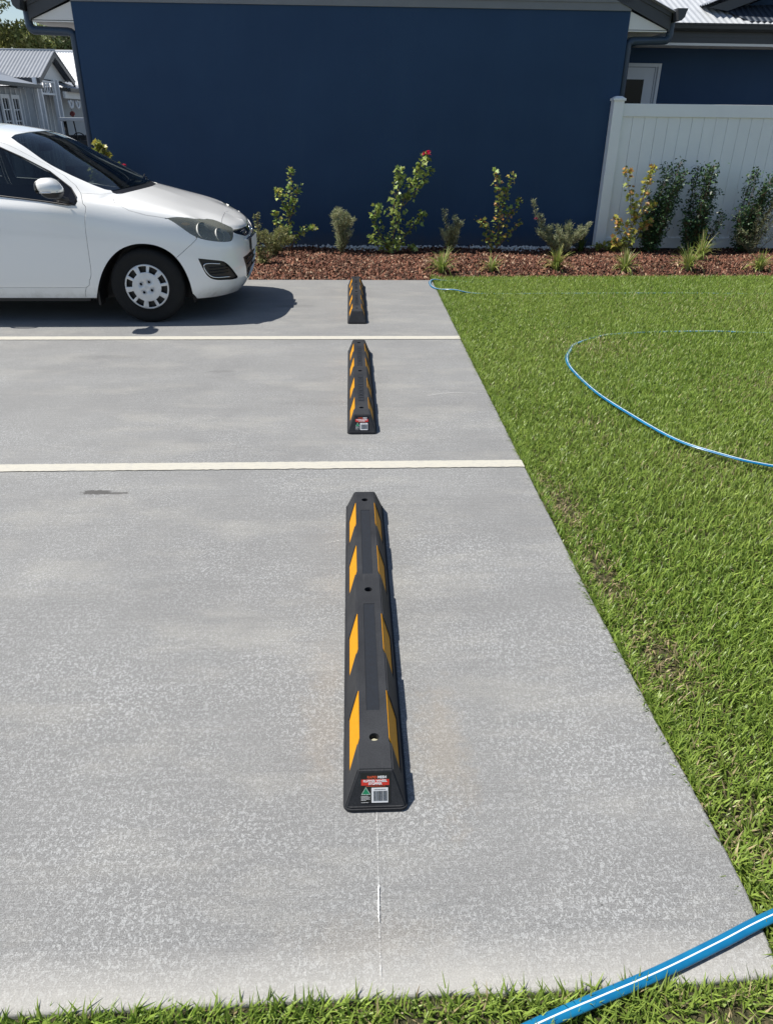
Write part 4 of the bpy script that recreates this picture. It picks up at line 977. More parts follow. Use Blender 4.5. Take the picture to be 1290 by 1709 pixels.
k = N('shaded_roof'); wv_ = k.n('ShaderNodeTexWave'); wv_.inputs['Scale'].default_value = 3.7; k.l(k.co(), wv_.inputs[0]); k.col(k.ramp(wv_.outputs[1], [(.0, (.02, .03, .05)), (1, (.05, .065, .09))])); k.set(Roughness=.5); k.bump(wv_.outputs[1], 1, .02); M['roof_shade'] = k.m  # ribbed roof colour darkened to paint in the upper gable's shade
M['roof_sheen'] = plain('sheen_roof', (.74, .75, .76), .5, .05, 3)  # sheen on the rear roof put into this pale colour
M['roof_grey'] = plain('grey_roof', (.22, .24, .27), .45, .1, 3)
M['board_grey'] = plain('grey_boards', (.40, .43, .46), .7, .06, 3)
M['trim_white'] = plain('white_trim', (.78, .79, .80), .5, .04, 3)
M['dark_glass'] = plain('dark_pane', (.008, .011, .018), .12)
M['dark_glass'].node_tree.nodes['Principled BSDF'].inputs['Specular IOR Level'].default_value = .18
M['door_white'] = plain('door_white', (.62, .66, .70), .45, .04, 3)

def corr(name, o, u, v, lu, lv, mat, parent, pitch=.076, amp=.010, seg=4):
    """corrugated sheet: origin o, u across the ribs, v along the ribs"""
    o, u, v = Vector(o), Vector(u).normalized(), Vector(v).normalized(); n = u.cross(v).normalized()
    if n.z < 0: n = -n
    m = max(2, int(lu/pitch*seg)); bm = bmesh.new(); row = []
    for i in range(m+1):
        d = lu*i/m; h = amp*math.sin(2*math.pi*d/pitch); row.append((bm.verts.new(o + u*d + n*h), bm.verts.new(o + u*d + v*lv + n*h)))
    for a, b in zip(row, row[1:]): f = bm.faces.new((a[0], b[0], b[1], a[1])); f.smooth = True
    return from_bm(name, bm, mat, parent)
def gutter(bm, a, b, out, w=.12, h=.12):
    """quad gutter profile swept a->b, out = outward unit vector; closed ends"""
    a, b, out = Vector(a), Vector(b), Vector(out); prof = [(0, 0), (.03, -h), (w*.55, -h), (w*.85, -h*.72), (w*.93, -h*.3), (w, -.02), (w*1.03, 0), (w*.93, .0), (w*.9, -.02), (w*.8, -h*.6), (w*.5, -h+.01), (.035, -h+.01), (.012, -.01)]
    A = [bm.verts.new(a + out*x + Vector((0, 0, z))) for x, z in prof]; B = [bm.verts.new(b + out*x + Vector((0, 0, z))) for x, z in prof]
    n = len(prof)
    for i in range(n): bm.faces.new((A[i], A[(i+1) % n], B[(i+1) % n], B[i]))
    for q in (prof[:7],):
        bm.faces.new(A[:7]); bm.faces.new(B[:7][::-1])
# ---------------------------------------------------------------- main navy house
WL, WR, WY, WT, TP = -3.185, 3.345, 10.36, 2.70, math.tan(R(22.5))
OV = .47
hs = empty('navy_house', ((WL+WR)/2, WY, 0), 'navy blue rendered house end with white soffits, standing behind the garden bed', 'house')
hm = Matrix.Translation((-(WL+WR)/2, -WY, 0))
def hp_(name, bm, mat, par=None, smooth=False):
    bm.transform(hm); return from_bm(name, bm, mat, par or hs, smooth)
bm = bmesh.new(); box(bm, WL, WR, WY, WY+8, -.2, WT); hp_('wall', bm, 'navy')
cx = (WL+WR)/2; rz = WT + (WR-cx)*TP
bm = bmesh.new(); poly_prism(bm, [(WL, WY+.03, WT+.0), (WR, WY+.03, WT+.0), (cx, WY+.03, rz)], (0, 7.9, 0)); hp_('gable', bm, 'cladding')
bm = bmesh.new(); box(bm, WL+.0, WR+.0, WY-.018, WY+.02, WT-.0, WT+.115, bev=.004); box(bm, WL, WR, WY-.03, WY-.018, WT+.08, WT+.11); hp_('gable_flashing', bm, 'cladding')
EZ = WT - OV*TP   # soffit level
bm = bmesh.new()
for s, xw in ((-1, WL), (1, WR)):
    xo = xw + s*OV
    bm = bmesh.new(); poly_prism(bm, [(xw, WY+.006, WT), (xw, WY+.006, EZ+.012), (xo, WY+.006, EZ+.012)], (0, .02, 0)); hp_('eave_end', bm, 'soffit')
for s, xw in ((-1, WL), (1, WR)):
    bm = bmesh.new(); xo = xw + s*OV; box(bm, min(xw, xo), max(xw, xo), WY+.002, WY+7.9, EZ-.008, EZ+.004); hp_('soffit', bm, 'soffit')
bm = bmesh.new()
for s, xw in ((-1, WL), (1, WR)):
    xo = xw + s*(OV+.005); z0 = WT - (OV+.005)*TP
    poly_prism(bm, [(cx, WY-.030, rz+.02), (xo, WY-.030, z0+.02), (xo, WY-.030, z0+.165), (cx, WY-.030, rz+.165)], (0, .026, 0))
    poly_prism(bm, [(cx, WY-.045, rz+.145), (xo, WY-.045, z0+.145), (xo, WY-.045, z0+.195), (cx, WY-.045, rz+.195)], (0, .10, 0))
hp_('barge_board', bm, 'charcoal')
bm = bmesh.new()
for s, xw in ((-1, WL), (1, WR)):
    xo = xw + s*(OV+.006); box(bm, min(xo, xo+s*.018), max(xo, xo+s*.018), WY-.02, WY+7.9, EZ+.0, EZ+.19)
hp_('fascia', bm, 'charcoal')
for s, xw in ((-1, WL), (1, WR)):
    xo = xw + s*(OV+.026); bm = bmesh.new(); gutter(bm, (xo, WY-.17, EZ+.215), (xo, WY+7.9, EZ+.215), (s, 0, 0)); hp_('gutter', bm, 'charcoal')
    bm = bmesh.new(); px = xo + s*.05; yy = WY + .10; rr = .045; wx = xw + s*.05
    tube(bm, smooth_path([(px, yy, EZ+.13), (px, yy, EZ+.06), (px, yy, EZ-.02)], 3) + smooth_path([(px-s*.002, yy, EZ-.045), (px-s*.03, yy, EZ-.08), (px-s*.07, yy, EZ-.085)], 4) + [(wx+s*.06, yy, EZ-.095)] + smooth_path([(wx+s*.03, yy, EZ-.10), (wx+s*.004, yy, EZ-.125), (wx, yy, EZ-.17)], 4) + [(wx, yy, -.02)], rr, 14, upv=(0, 1, 0))
    hp_('downpipe', bm, 'pipe', None, True)
for s, xw in ((-1, WL), (1, WR)):
    xo = xw + s*(OV+.06); z0 = WT + .20 - (OV+.06)*TP; d = Vector((cx - xo, 0, (rz+.20) - z0)); o = corr('roof', (xo, WY-.10, z0), (0, 1, 0), d, 8, d.length, 'roof_grey', None)
    o.data.transform(hm); o.parent = hs

# ---------------------------------------------------------------- navy house behind the fence
BY = 12.15
h2 = empty('neighbouring_house', (6.5, BY, 0), 'navy blue house with a pale corrugated roof, set back behind the white fence', 'house')
hm = Matrix.Translation((-6.5, -BY, 0))
def h2_(name, bm, mat, par=None): bm.transform(hm); return from_bm(name, bm, mat, par or h2)
bm = bmesh.new(); box(bm, 3.345, 13, BY, BY+7, -.2, 2.60); h2_('wall', bm, 'navy')
GZ = 2.715; FY = BY-.50
bm = bmesh.new(); box(bm, 4.0, 13, FY, BY, 2.475, 2.485); h2_('soffit', bm, 'soffit')
bm = bmesh.new(); box(bm, 3.95, 13, FY-.016, FY-.002, 2.50, 2.69); box(bm, 3.95, 13, FY-.022, FY-.0165, 2.565, 2.60); h2_('fascia', bm, 'charcoal')
bm = bmesh.new(); box(bm, 3.95, 13, FY-.012, FY-.003, 2.468, 2.498); h2_('soffit_edge', bm, 'soffit')
bm = bmesh.new(); gutter(bm, (4.05, FY-.02, GZ), (13, FY-.02, GZ), (0, -1, 0), .12, .085); h2_('gutter', bm, 'charcoal')
o = corr('roof', (3.6, FY-.06, GZ+.0), (1, 0, 0), (0, 1, TP), 9.4, 4.2, 'roof_pale', None, .085, .011); o.data.transform(hm); o.parent = h2
# upper gable to the right: dark barge board and navy gable wall rising from the roof
bm = bmesh.new(); poly_prism(bm, [(5.50, 12.25, 2.96), (8.9, 12.25, 2.96), (8.9, 12.25, 4.3)], (0, 3, 0)); h2_('upper_gable', bm, 'navy')
bm = bmesh.new(); poly_prism(bm, [(4.95, 11.95, 2.94), (5.20, 11.95, 2.90), (8.9, 11.95, 4.18), (8.9, 11.95, 4.36)], (0, .03, 0)); h2_('upper_barge_board', bm, 'charcoal')
o = corr('upper_roof', (4.9, 11.85, 2.98), (0, 1, 0), (4.0, 0, 1.45), 3.5, 4.3, 'roof_grey', None); o.data.transform(hm); o.parent = h2
bm = bmesh.new()
f = bm.faces.new([bm.verts.new(p) for p in ((5.42, FY+.02, GZ+.045), (9.5, FY+.02, GZ+.045), (9.5, FY+1.0, GZ+.045+.98*TP+.03), (5.05, FY+.45, GZ+.045+.43*TP+.03))]); h2_('roof_shade_sheet', bm, 'roof_shade')  # dark sheet laid on the roof as painted shade below the upper gable
# door
DX0, DX1, DZ = 3.60, 4.47, 2.285
bm = bmesh.new()
box(bm, DX1-.045, DX1, BY-.03, BY+.02, 0, DZ, bev=.004); box(bm, DX0, DX0+.045, BY-.03, BY+.02, 0, DZ, bev=.004); box(bm, DX0+.045, DX1-.045, BY-.03, BY+.02, DZ-.045, DZ, bev=.004); box(bm, DX1-.075, DX1-.045, BY-.012, BY+.02, 0, DZ-.045)
dfr = h2_('door_frame', bm, 'door_white')
bm = bmesh.new(); a, b = DX0+.05, DX1-.08
box(bm, a, a+.14, BY-.006, BY-.003, 0, DZ-.05); box(bm, b-.14, b, BY-.006, BY-.003, 0, DZ-.05); box(bm, a+.14, b-.14, BY-.006, BY-.003, DZ-.20, DZ-.05); box(bm, a+.14, b-.14, BY-.006, BY-.003, 0, 1.0)
drr = h2_('door', bm, 'door_white')
bm = bmesh.new(); box(bm, a+.14, b-.14, BY-.0045, BY-.0035, 1.0, DZ-.20); h2_('door_glass', bm, 'dark_glass', drr)

# ---------------------------------------------------------------- white vinyl fence
fn = empty('vinyl_fence', (3.33, 10.46, 0), 'white tongue and groove vinyl privacy fence at the right, with capped end post', 'fence')
hm = Matrix.Translation((-3.33, -10.46, 0))
def fn_(name, bm, mat, par=None): bm.transform(hm); return from_bm(name, bm, mat, par or fn)
for px_ in (3.314, 5.80, 8.25):
    bm = bmesh.new(); box(bm, px_-.064, px_+.064, 10.224, 10.352, -.1, 1.775, bev=.004); po = fn_('post', bm, 'vinyl')
    bm = bmesh.new(); box(bm, px_-.078, px_+.078, 10.21, 10.366, 1.77, 1.797, bev=.005)
    A = [(px_-.070, 10.218), (px_+.070, 10.218), (px_+.070, 10.358), (px_-.070, 10.358)]; vs = [bm.verts.new((x, y, 1.797)) for x, y in A]; tp = [bm.verts.new((px_+(x-px_)*.5, 10.288+(y-10.288)*.5, 1.82)) for x, y in A]
    for i in range(4): bm.faces.new((vs[i], vs[(i+1) % 4], tp[(i+1) % 4], tp[i]))
    bm.faces.new(tp); fn_('post_cap', bm, 'vinyl', po)
for x0, x1 in ((3.378, 5.736), (5.864, 8.186)):
    bm = bmesh.new(); box(bm, x0, x1, 10.259, 10.317, 1.60, 1.742, bev=.004); fn_('top_rail', bm, 'vinyl')
    bm = bmesh.new(); box(bm, x0, x1, 10.259, 10.317, .045, .175, bev=.004); fn_('bottom_rail', bm, 'vinyl')
    bm = bmesh.new(); x = x0
    while x < x1 - .01:
        e = min(x + .152, x1); box(bm, x+.0025, e-.0025, 10.278, 10.30, .17, 1.605, bev=.003); box(bm, x+.001, e-.001, 10.284, 10.294, .17, 1.605); x = e
    fn_('boards', bm, 'vinyl')
# ---------------------------------------------------------------- grey house across the street
FX = -10.67; FG = -.42
h3 = empty('grey_house', (FX, 30, FG), 'pale grey boarded house with dark trimmed gabled porch across the street, far left', 'house')
hm = Matrix.Translation((-FX, -30, -FG))
def h3_(name, bm, mat, par=None): bm.transform(hm); return from_bm(name, bm, mat, par or h3)
def h3c(name, o, u, v, lu, lv, mat, **k): q = corr(name, o, u, v, lu, lv, mat, None, **k); q.data.transform(hm); q.parent = h3; return q
bm = bmesh.new(); box(bm, FX-9, FX-.5, 20, 30.2, FG, 2.35); box(bm, FX-9, FX-.9, 30.2, 48, FG, 2.45); h3_('wall', bm, 'board_grey')
bm = bmesh.new()
y = 20.0
while y < 30: box(bm, FX-.5, FX-.47, y, y+.05, FG, 2.35); y += .42
for i in range(9): box(bm, FX-.9, FX-.87, 30.6+i*.42, 30.65+i*.42, FG, 2.45)
h3_('batten', bm, 'trim_white')
# porch gable facing right
Y0, YA, Y1, ZE, ZA = 30.05, 31.9, 33.7, 2.70, 3.60
bm = bmesh.new(); poly_prism(bm, [(FX-.28, Y0+.25, ZE), (FX-.28, Y1-.25, ZE), (FX-.28, YA, ZA-.12)], (-.05, 0, 0)); h3_('porch_gable', bm, 'soffit')
bm = bmesh.new()
for (a, b) in (((Y0, ZE), (YA, ZA)), ((Y1, ZE), (YA, ZA))):
    poly_prism(bm, [(FX, a[0], a[1]), (FX, b[0], b[1]), (FX, b[0], b[1]-.19), (FX, a[0], a[1]-.16)], (-.06, 0, 0))
h3_('barge_board', bm, 'charcoal')
bm = bmesh.new(); box(bm, FX-6, FX-.0, Y0-.12, Y0+.0, ZE-.16, ZE-.01); h3_('gutter', bm, 'charcoal')
sl_ = Vector((0, YA-Y0, ZA-ZE+.0)); h3c('porch_roof', (FX+.02, Y0-.06, ZE+.0), (-1, 0, 0), sl_, 7, sl_.length+.05, 'roof_grey', pitch=.12, amp=.016)
sl2 = Vector((0, YA-Y1, ZA-ZE)); h3c('porch_roof', (FX+.02, Y1+.06, ZE), (-1, 0, 0), sl2, 7, sl2.length+.05, 'roof_grey', pitch=.12, amp=.016)
bm = bmesh.new(); tube(bm, [(FX+.03, YA, ZA+.02), (FX-7, YA, ZA+.02)], .05, 8); box(bm, FX-.03, FX+.035, Y0, Y0+.01, ZE, ZE+.01); h3_('ridge_cap', bm, 'roof_pale')
# roof further back, its specular sheen painted as a paler colour
h3c('rear_roof', (FX+1.4, 34.6, 2.55), (-1, 0, 0), (0, 3.2, 1.42), 9, 3.5, 'roof_sheen', pitch=.12, amp=.015)
bm = bmesh.new(); tube(bm, [(FX+1.4, 37.8, 3.98), (FX-8, 37.8, 3.98)], .06, 8); box(bm, FX-7, FX+1.4, 37.8, 38.2, 2.4, 3.9); h3_('rear_ridge', bm, 'roof_sheen')
sl3 = Vector((-4.3, 0, 1.75)); h3c('main_roof', (FX-.2, 20, 2.40), (0, 1, 0), sl3, 10, sl3.length, 'roof_grey', pitch=.12, amp=.015)
h3c('main_roof', (FX-8.9, 20, 2.40), (0, 1, 0), Vector((4.4, 0, 1.75)), 10, 4.75, 'roof_grey', pitch=.12, amp=.015)
# porch posts, fretwork
def post(y, x=FX-.12, z1=ZE): 
    bm = bmesh.new(); box(bm, x-.055, x+.055, y-.055, y+.055, FG, z1, bev=.006); h3_('porch_post', bm, 'trim_white')
for y in (29.75, 30.15, 31.55, 31.95): post(y)
bm = bmesh.new(); box(bm, FX-.15, FX-.09, 30.2, 31.5, 2.20, 2.26); box(bm, FX-.15, FX-.09, 30.2, 31.5, 2.58, 2.64)
def arc(yc, zc, r, a0, a1): tube(bm, [(FX-.12, yc + r*math.cos(R(a0+(a1-a0)*i/12)), zc + r*math.sin(R(a0+(a1-a0)*i/12))) for i in range(13)], .02, 5, upv=(1, 0, 0))
arc(30.85, 2.42, .19, 0, 360); arc(30.55, 2.26, .32, 0, 90); arc(31.15, 2.26, .32, 90, 180)
for yy in (30.28, 30.5, 30.85, 31.2, 31.42): tube(bm, [(FX-.12, yy, 2.23), (FX-.12, yy + (.0 if yy == 30.85 else (.1 if yy < 30.8 else -.1)), 2.6)], .018, 5)
h3_('fretwork_panel', bm, 'trim_white')
# verandah lean-to roofs and gutters
bm = bmesh.new(); poly_prism(bm, [(FX+.05, 20, 2.44), (FX+.05, 29.75, 2.44), (FX-1.3, 29.75, 2.78), (FX-1.3, 20, 2.78)], (0, 0, .03)); h3_('verandah_roof', bm, 'roof_grey')
bm = bmesh.new(); box(bm, FX+.0, FX+.12, 20, 29.8, 2.36, 2.47, bev=.01); h3_('gutter', bm, 'charcoal')
bm = bmesh.new(); poly_prism(bm, [(FX+.2, 32.2, 2.44), (FX+.2, 37.5, 2.44), (FX-1.0, 37.5, 2.84), (FX-1.0, 32.2, 2.84)], (0, 0, .03)); h3_('verandah_roof', bm, 'roof_grey')
bm = bmesh.new(); box(bm, FX+.15, FX+.27, 32.2, 37.5, 2.34, 2.46, bev=.01); h3_('gutter', bm, 'charcoal')
bm = bmesh.new(); box(bm, FX+.02, FX+.10, 32.0, 37.5, 2.12, 2.34); h3_('verandah_beam', bm, 'soffit')
bm = bmesh.new()
for yc in (32.6, 33.4, 34.2):
    for i in range(2):
        a0 = 180; pts = [(FX+.06, yc + .28*math.cos(R(a))*(1 if i else -1)*.9, 2.06 + .26*math.sin(R(a))) for a in range(180, 281, 12)]; tube(bm, pts, .035, 6, upv=(1, 0, 0))
    tube(bm, [(FX+.06, yc + .12*math.cos(a), 1.94 + .12*math.sin(a)) for a in np.linspace(0, 6.28, 14)], .03, 6, upv=(1, 0, 0))
h3_('scroll_bracket', bm, 'trim_white')
# french doors
for y0, y1 in ((27.36, 28.05), (28.2, 28.88)):
    bm = bmesh.new(); w = .11
    box(bm, FX-.46, FX-.40, y0, y1, 2.02, 2.14); box(bm, FX-.46, FX-.40, y0, y0+w, FG, 2.02); box(bm, FX-.46, FX-.40, y1-w, y1, FG, 2.02); box(bm, FX-.46, FX-.41, y0+w, y1-w, FG, .4)
    m_ = (y0+y1)/2; box(bm, FX-.45, FX-.42, m_-.018, m_+.018, .4, 2.02)
    for zz in (.72, 1.04, 1.37, 1.70): box(bm, FX-.448, FX-.425, y0+w, m_-.018, zz-.015, zz+.015); box(bm, FX-.448, FX-.425, m_+.018, y1-w, zz-.015, zz+.015)
    dd = h3_('french_door', bm, 'trim_white')
    bm = bmesh.new(); box(bm, FX-.465, FX-.455, y0+w, y1-w, .4, 2.02); h3_('glass_pane', bm, 'dark_glass', dd)
# small red ornament under the verandah
bm = bmesh.new(); bmesh.ops.create_icosphere(bm, subdivisions=2, radius=.09, matrix=Matrix.Translation((FX-.15, 33.2, 1.62)))
for v in bm.verts: v.co += Vector((random.uniform(-.03, .03), random.uniform(-.03, .03), random.uniform(-.05, .03)))
M['red_orn'] = plain('red_ornament', (.30, .08, .07), .8, .3, 20)
hb = from_bm('hanging_basket', bm, 'red_orn'); tag(hb, 'small red hanging basket above the golf cart roof', 'hanging basket')
bm = bmesh.new(); tube(bm, [(FX-.15, 33.2, 1.72), (FX-.15, 33.2, 2.15)], .008, 5); from_bm('chain', bm, 'charcoal', hb)

# ---------------------------------------------------------------- golf cart
gc = empty('golf_cart', (-9.47, 29.5, FG), 'small golf cart with pale roof and black seat parked by the grey house', 'golf cart')
M['cart_body'] = plain('cart_body', (.50, .49, .46), .4, .06, 5)
def g_(name, bm, mat, par=None, sm=False): return from_bm(name, bm, mat, par or gc, sm)
bm = bmesh.new(); box(bm, -.54, .54, -.75, .85, 1.80, 1.91, bev=.03); g_('roof', bm, 'roof_pale')
bm = bmesh.new()
for sx in (-1, 1):
    tube(bm, [(sx*.40, -.55, .95), (sx*.42, -.35, 1.84)], .03, 8); tube(bm, [(sx*.42, .75, .9), (sx*.44, .72, 1.84)], .03, 8)
tube(bm, [(-.12, -.35, 1.84), (-.05, -.5, .95)], .022, 6)
g_('roof_strut', bm, 'plastic')
bm = bmesh.new(); box(bm, -.57, .57, .15, .62, .70, .84, bev=.05); g_('seat', bm, 'plastic')
bm = bmesh.new(); box(bm, -.57, .57, .58, .72, .85, 1.36, bev=.06); g_('seat_back', bm, 'plastic')
bm = bmesh.new(); box(bm, -.60, .60, -.62, -.38, .92, 1.22, bev=.07); g_('dashboard', bm, 'plastic')
bm = bmesh.new(); box(bm, -.58, .58, -1.15, -.50, .42, 1.0, bev=.12); box(bm, -.58, .58, -.5, .9, .36, .50, bev=.03); box(bm, -.58, .58, .1, .95, .50, .70, bev=.05); g_('body', bm, 'cart_body')
bm = bmesh.new(); c0 = Vector((-.02, -.35, 1.28)); q_ = Matrix.Rotation(R(60), 3, 'X'); tube(bm, [c0 + q_ @ Vector((.19*math.cos(a), .19*math.sin(a), 0)) for a in np.linspace(0, 6.2832, 19)], .018, 6); tube(bm, [c0, c0 + Vector((0, -.2, -.2))], .03, 6); g_('steering_wheel', bm, 'plastic')
for sx in (-1, 1):
    for yy in (-.85, .72):
        bm = bmesh.new(); bmesh.ops.create_cone(bm, cap_ends=True, segments=24, radius1=.23, radius2=.23, depth=.18, matrix=Matrix.Translation((sx*.5, yy, .23)) @ Matrix.Rotation(R(90), 4, 'Y')); g_('wheel', bm, 'tyre')
    bm = bmesh.new(); bmesh.ops.create_uvsphere(bm, u_segments=12, v_segments=8, radius=.08, matrix=Matrix.Translation((sx*.36, -1.13, .70)) @ Matrix.Diagonal((1, .4, 1, 1))); g_('headlight', bm, 'label_white', None, True)
gc.rotation_euler = (0, 0, R(15))

# ---------------------------------------------------------------- far trees
M['far_leaf'] = colmat('far_leaves', .6, .25, .3)
M['bark'] = plain('gum_bark', (.28, .24, .20), .8, .25, 3)
def leafcloud(cents, rad, per, size, pal, rng, flat=.8):
    n = per*len(cents); c = np.repeat(np.array(cents), per, 0); r = np.repeat(np.array(rad), per)[:, None]
    d = rng.normal(0, 1, (n, 3)); d /= np.linalg.norm(d, axis=1)[:, None]; p = c + d*r*(rng.random((n, 1))**.45)*np.array([1, 1, flat])
    a = rng.normal(0, 1, (n, 3)); a /= np.linalg.norm(a, axis=1)[:, None]; b = np.cross(a, rng.normal(0, 1, (n, 3))); b /= np.linalg.norm(b, axis=1)[:, None]
    s = size*rng.uniform(.6, 1.4, (n, 1)); w = s*.42
    co = np.stack([p - a*s*.5, p + b*w*.5, p + a*s*.5, p - b*w*.5], 1).reshape(-1, 3); lp = np.arange(4*n); ci = rng.integers(0, len(pal), n)
    cc = np.repeat(rng.uniform(.8, 1.2, (len(cents), 1)), per, 0)
    return co, np.full(n, 4), lp, np.repeat(np.array(pal)[ci]*rng.uniform(.7, 1.35, (n, 1))*cc, 4, 0)
def gum(loc, H, W, label, seed, pal, low=.25):
    rng = np.random.default_rng(seed); root = empty('gum_tree', loc, label, 'tree', 'gum trees behind the grey house')
    bm = bmesh.new(); tube(bm, smooth_path([(0, 0, 0), (.2, .1, H*.3), (-.1, 0, H*.6), (.2, .1, H*.92)], 4), .32, 10, r1=.06)
    cents, rad = [], []
    for i in range(34):
        z = H*rng.uniform(low, .98); rr = W*math.sqrt(max(.08, 1 - ((z/H-.62)/.45)**2))*rng.uniform(.25, 1); a = rng.uniform(0, 6.28)
        c = (rr*math.cos(a), rr*math.sin(a), z); cents.append(c); rad.append(rng.uniform(.6, 1.25)*W*.32)
        if i % 2 == 0: tube(bm, smooth_path([(0, 0, max(.5, z-H*.22)), (c[0]*.5, c[1]*.5, z-H*.08), c], 3), .10, 6, r1=.02)
    from_bm('trunk', bm, 'bark', root)
    co, fn_c, lp, cl = leafcloud(cents, rad, 520, .34, pal, rng); o = link('crown', raw_mesh('crown', co, fn_c, lp, cl), root, ['far_leaf'])
OL = [(.17, .22, .09), (.22, .27, .12), (.12, .16, .065), (.30, .33, .18), (.36, .37, .24)]
OY = [(.24, .26, .08), (.31, .32, .10), (.17, .20, .06), (.36, .35, .14)]
gum((-27.0, 58, FG), 14.5, 4.2, 'tall dense gum tree at the far left edge behind the grey house', 1, OL)
gum((-22.8, 62, FG), 7.2, 3.6, 'lower olive gum tree just right of the tall one, behind the grey roof', 2, OY, .15)
gum((-19.6, 64, FG), 7.6, 3.4, 'sparse gum tree directly left of the navy wall downpipe', 3, OL, .15)
gum((-31.5, 66, FG), 10.0, 4.0, 'gum tree mostly outside the left edge behind the tall one', 4, OY, .15)

# ---------------------------------------------------------------- garden plants
def leaf_shape(kind):
    if kind == 'lobed': return np.array([(0, 0), (.22, .10), (.50, .16), (.34, .36), (.62, .62), (.26, .62), (.0, 1.0), (-.26, .62), (-.62, .62), (-.34, .36), (-.50, .16), (-.22, .10)])
    if kind == 'oval': return np.array([(0, 0), (.22, .25), (.26, .55), (.12, .85), (0, 1), (-.12, .85), (-.26, .55), (-.22, .25)])
    if kind == 'needle': return np.array([(-.03, 0), (.03, 0), (.038, .6), (0, 1), (-.038, .6)])
def leaves(P, D, size, kind, cols, rng, droop=.35):
    """P attach points, D outward directions"""
    sh = leaf_shape(kind); m = len(sh); n = len(P); D = D/np.linalg.norm(D, axis=1)[:, None]
    q = np.cross(D, rng.normal(0, 1, (n, 3)) + np.array([0, 0, 1.2])); q /= np.linalg.norm(q, axis=1)[:, None]; nn = np.cross(q, D)
    s = (size*rng.uniform(.6, 1.25, n))[:, None, None]
    u, v = sh[:, 0][None, :, None], sh[:, 1][None, :, None]
    co = P[:, None] + s*(q[:, None]*u + D[:, None]*v) + s*nn[:, None]*(np.abs(u)*.35 - v*v*droop*.5) - s*np.array([0, 0, 1])*v*v*droop*.5
    F = np.arange(m)[None] + np.arange(n)[:, None]*m
    ci = rng.integers(0, len(cols), n); c = np.array(cols)[ci]*rng.uniform(.7, 1.3, (n, 1))
    return co.reshape(-1, 3), np.full(n, m), F.ravel(), np.repeat(c, m, 0)
def merge(lst):
    off = 0; a, b, c, d = [], [], [], []
    for co, fnn, lp, cl in lst: a.append(co); b.append(fnn); c.append(lp+off); d.append(cl); off += len(co)
    return np.concatenate(a), np.concatenate(b), np.concatenate(c), np.concatenate(d)
def plant(name, base, stems, label, cat, group, kind, size, dens, cols, seed, mat='leaf', rad=.02, start=.2, up=.5, stem_r=.006, twig=.08, flower=None):
    """stems: lists of points relative to base; leaves sit on short twigs along them"""
    rng = np.random.default_rng(seed); root = empty(name, base, label, cat, group)
    bm = bmesh.new(); Ps, Ds = [], []
    for st in stems:
        pts = smooth_path(st, 6); L = sum((b-a).length for a, b in zip(pts, pts[1:])); tube(bm, pts, stem_r, 5, r1=stem_r*.35)
        n = int(dens*(2.3 if kind != 'needle' else 1.15)*L); ac = np.array([p[:] for p in pts])
        for i in range(n):
            t = start + (1-start)*rng.random(); f = t*(len(pts)-1); k_ = min(int(f), len(pts)-2); p = ac[k_] + (ac[k_+1]-ac[k_])*(f-k_)
            a = rng.uniform(0, 6.283); d = np.array([math.cos(a), math.sin(a), up + rng.normal(0, .3)]); tw = rng.uniform(.15, 1)*twig*(1.25-t*.8)
            e = p + d*tw
            if i % 3 == 0 and twig > .03: tube(bm, [Vector(p), Vector(e)], stem_r*.4, 3, cap=False)
            for _ in range(1 if kind != 'needle' else 3):
                Ps.append(e + rng.normal(0, rad, 3)); Ds.append(d*.6 + rng.normal(0, .55, 3) + np.array([0, 0, up*.4]))
    from_bm('stem', bm, 'stem', root)
    P, D = np.array(Ps), np.array(Ds); P[:, 2] = np.maximum(P[:, 2], .01)
    co, f_, lp, cl = leaves(P, D, size, kind, cols, rng); link('foliage', raw_mesh('foliage', co, f_, lp, cl), root, [mat])
    if flower:
        for (fp, fr, fc) in flower:
            c0 = np.array(fp); n = 60; d = rng.normal(0, 1, (n, 3)); d[:, 2] = np.abs(d[:, 2])*.6
            r_ = leaves(np.repeat(c0[None], n, 0), d, fr, 'needle', [fc], rng, .6); q = leaves(np.repeat(c0[None], 14, 0), d[:14], fr*.8, 'oval', [fc], rng, .4)
            co, f_, lp, cl = merge([r_, q]); link('flower', raw_mesh('flower', co, f_, lp, cl), root, ['leaf'])
    return root
GRN = [(0.218, 0.329, 0.077), (0.329, 0.438, 0.111), (0.438, 0.525, 0.153), (0.176, 0.263, 0.065)]
OLV = [(0.305, 0.323, 0.133), (0.228, 0.265, 0.095), (0.418, 0.4, 0.17), (0.19, 0.228, 0.085)]
AUT = [(0.413, 0.38, 0.086), (0.516, 0.413, 0.103), (0.31, 0.344, 0.086), (0.551, 0.293, 0.103), (0.258, 0.31, 0.077)]
YEL = [(0.365, 0.365, 0.073), (0.437, 0.389, 0.073), (0.267, 0.316, 0.073), (0.219, 0.267, 0.061)]
GRY = [(0.319, 0.37, 0.197), (0.419, 0.443, 0.271), (0.246, 0.296, 0.148), (0.492, 0.492, 0.296)]
DRK = [(0.035, 0.078, 0.031), (0.058, 0.117, 0.043), (0.078, 0.146, 0.058), (0.029, 0.058, 0.023)]
GP = 'young plants along the garden bed'
V3 = lambda *a: tuple(a)
BZ = lambda x, y: (x, y, bedz(x, y))
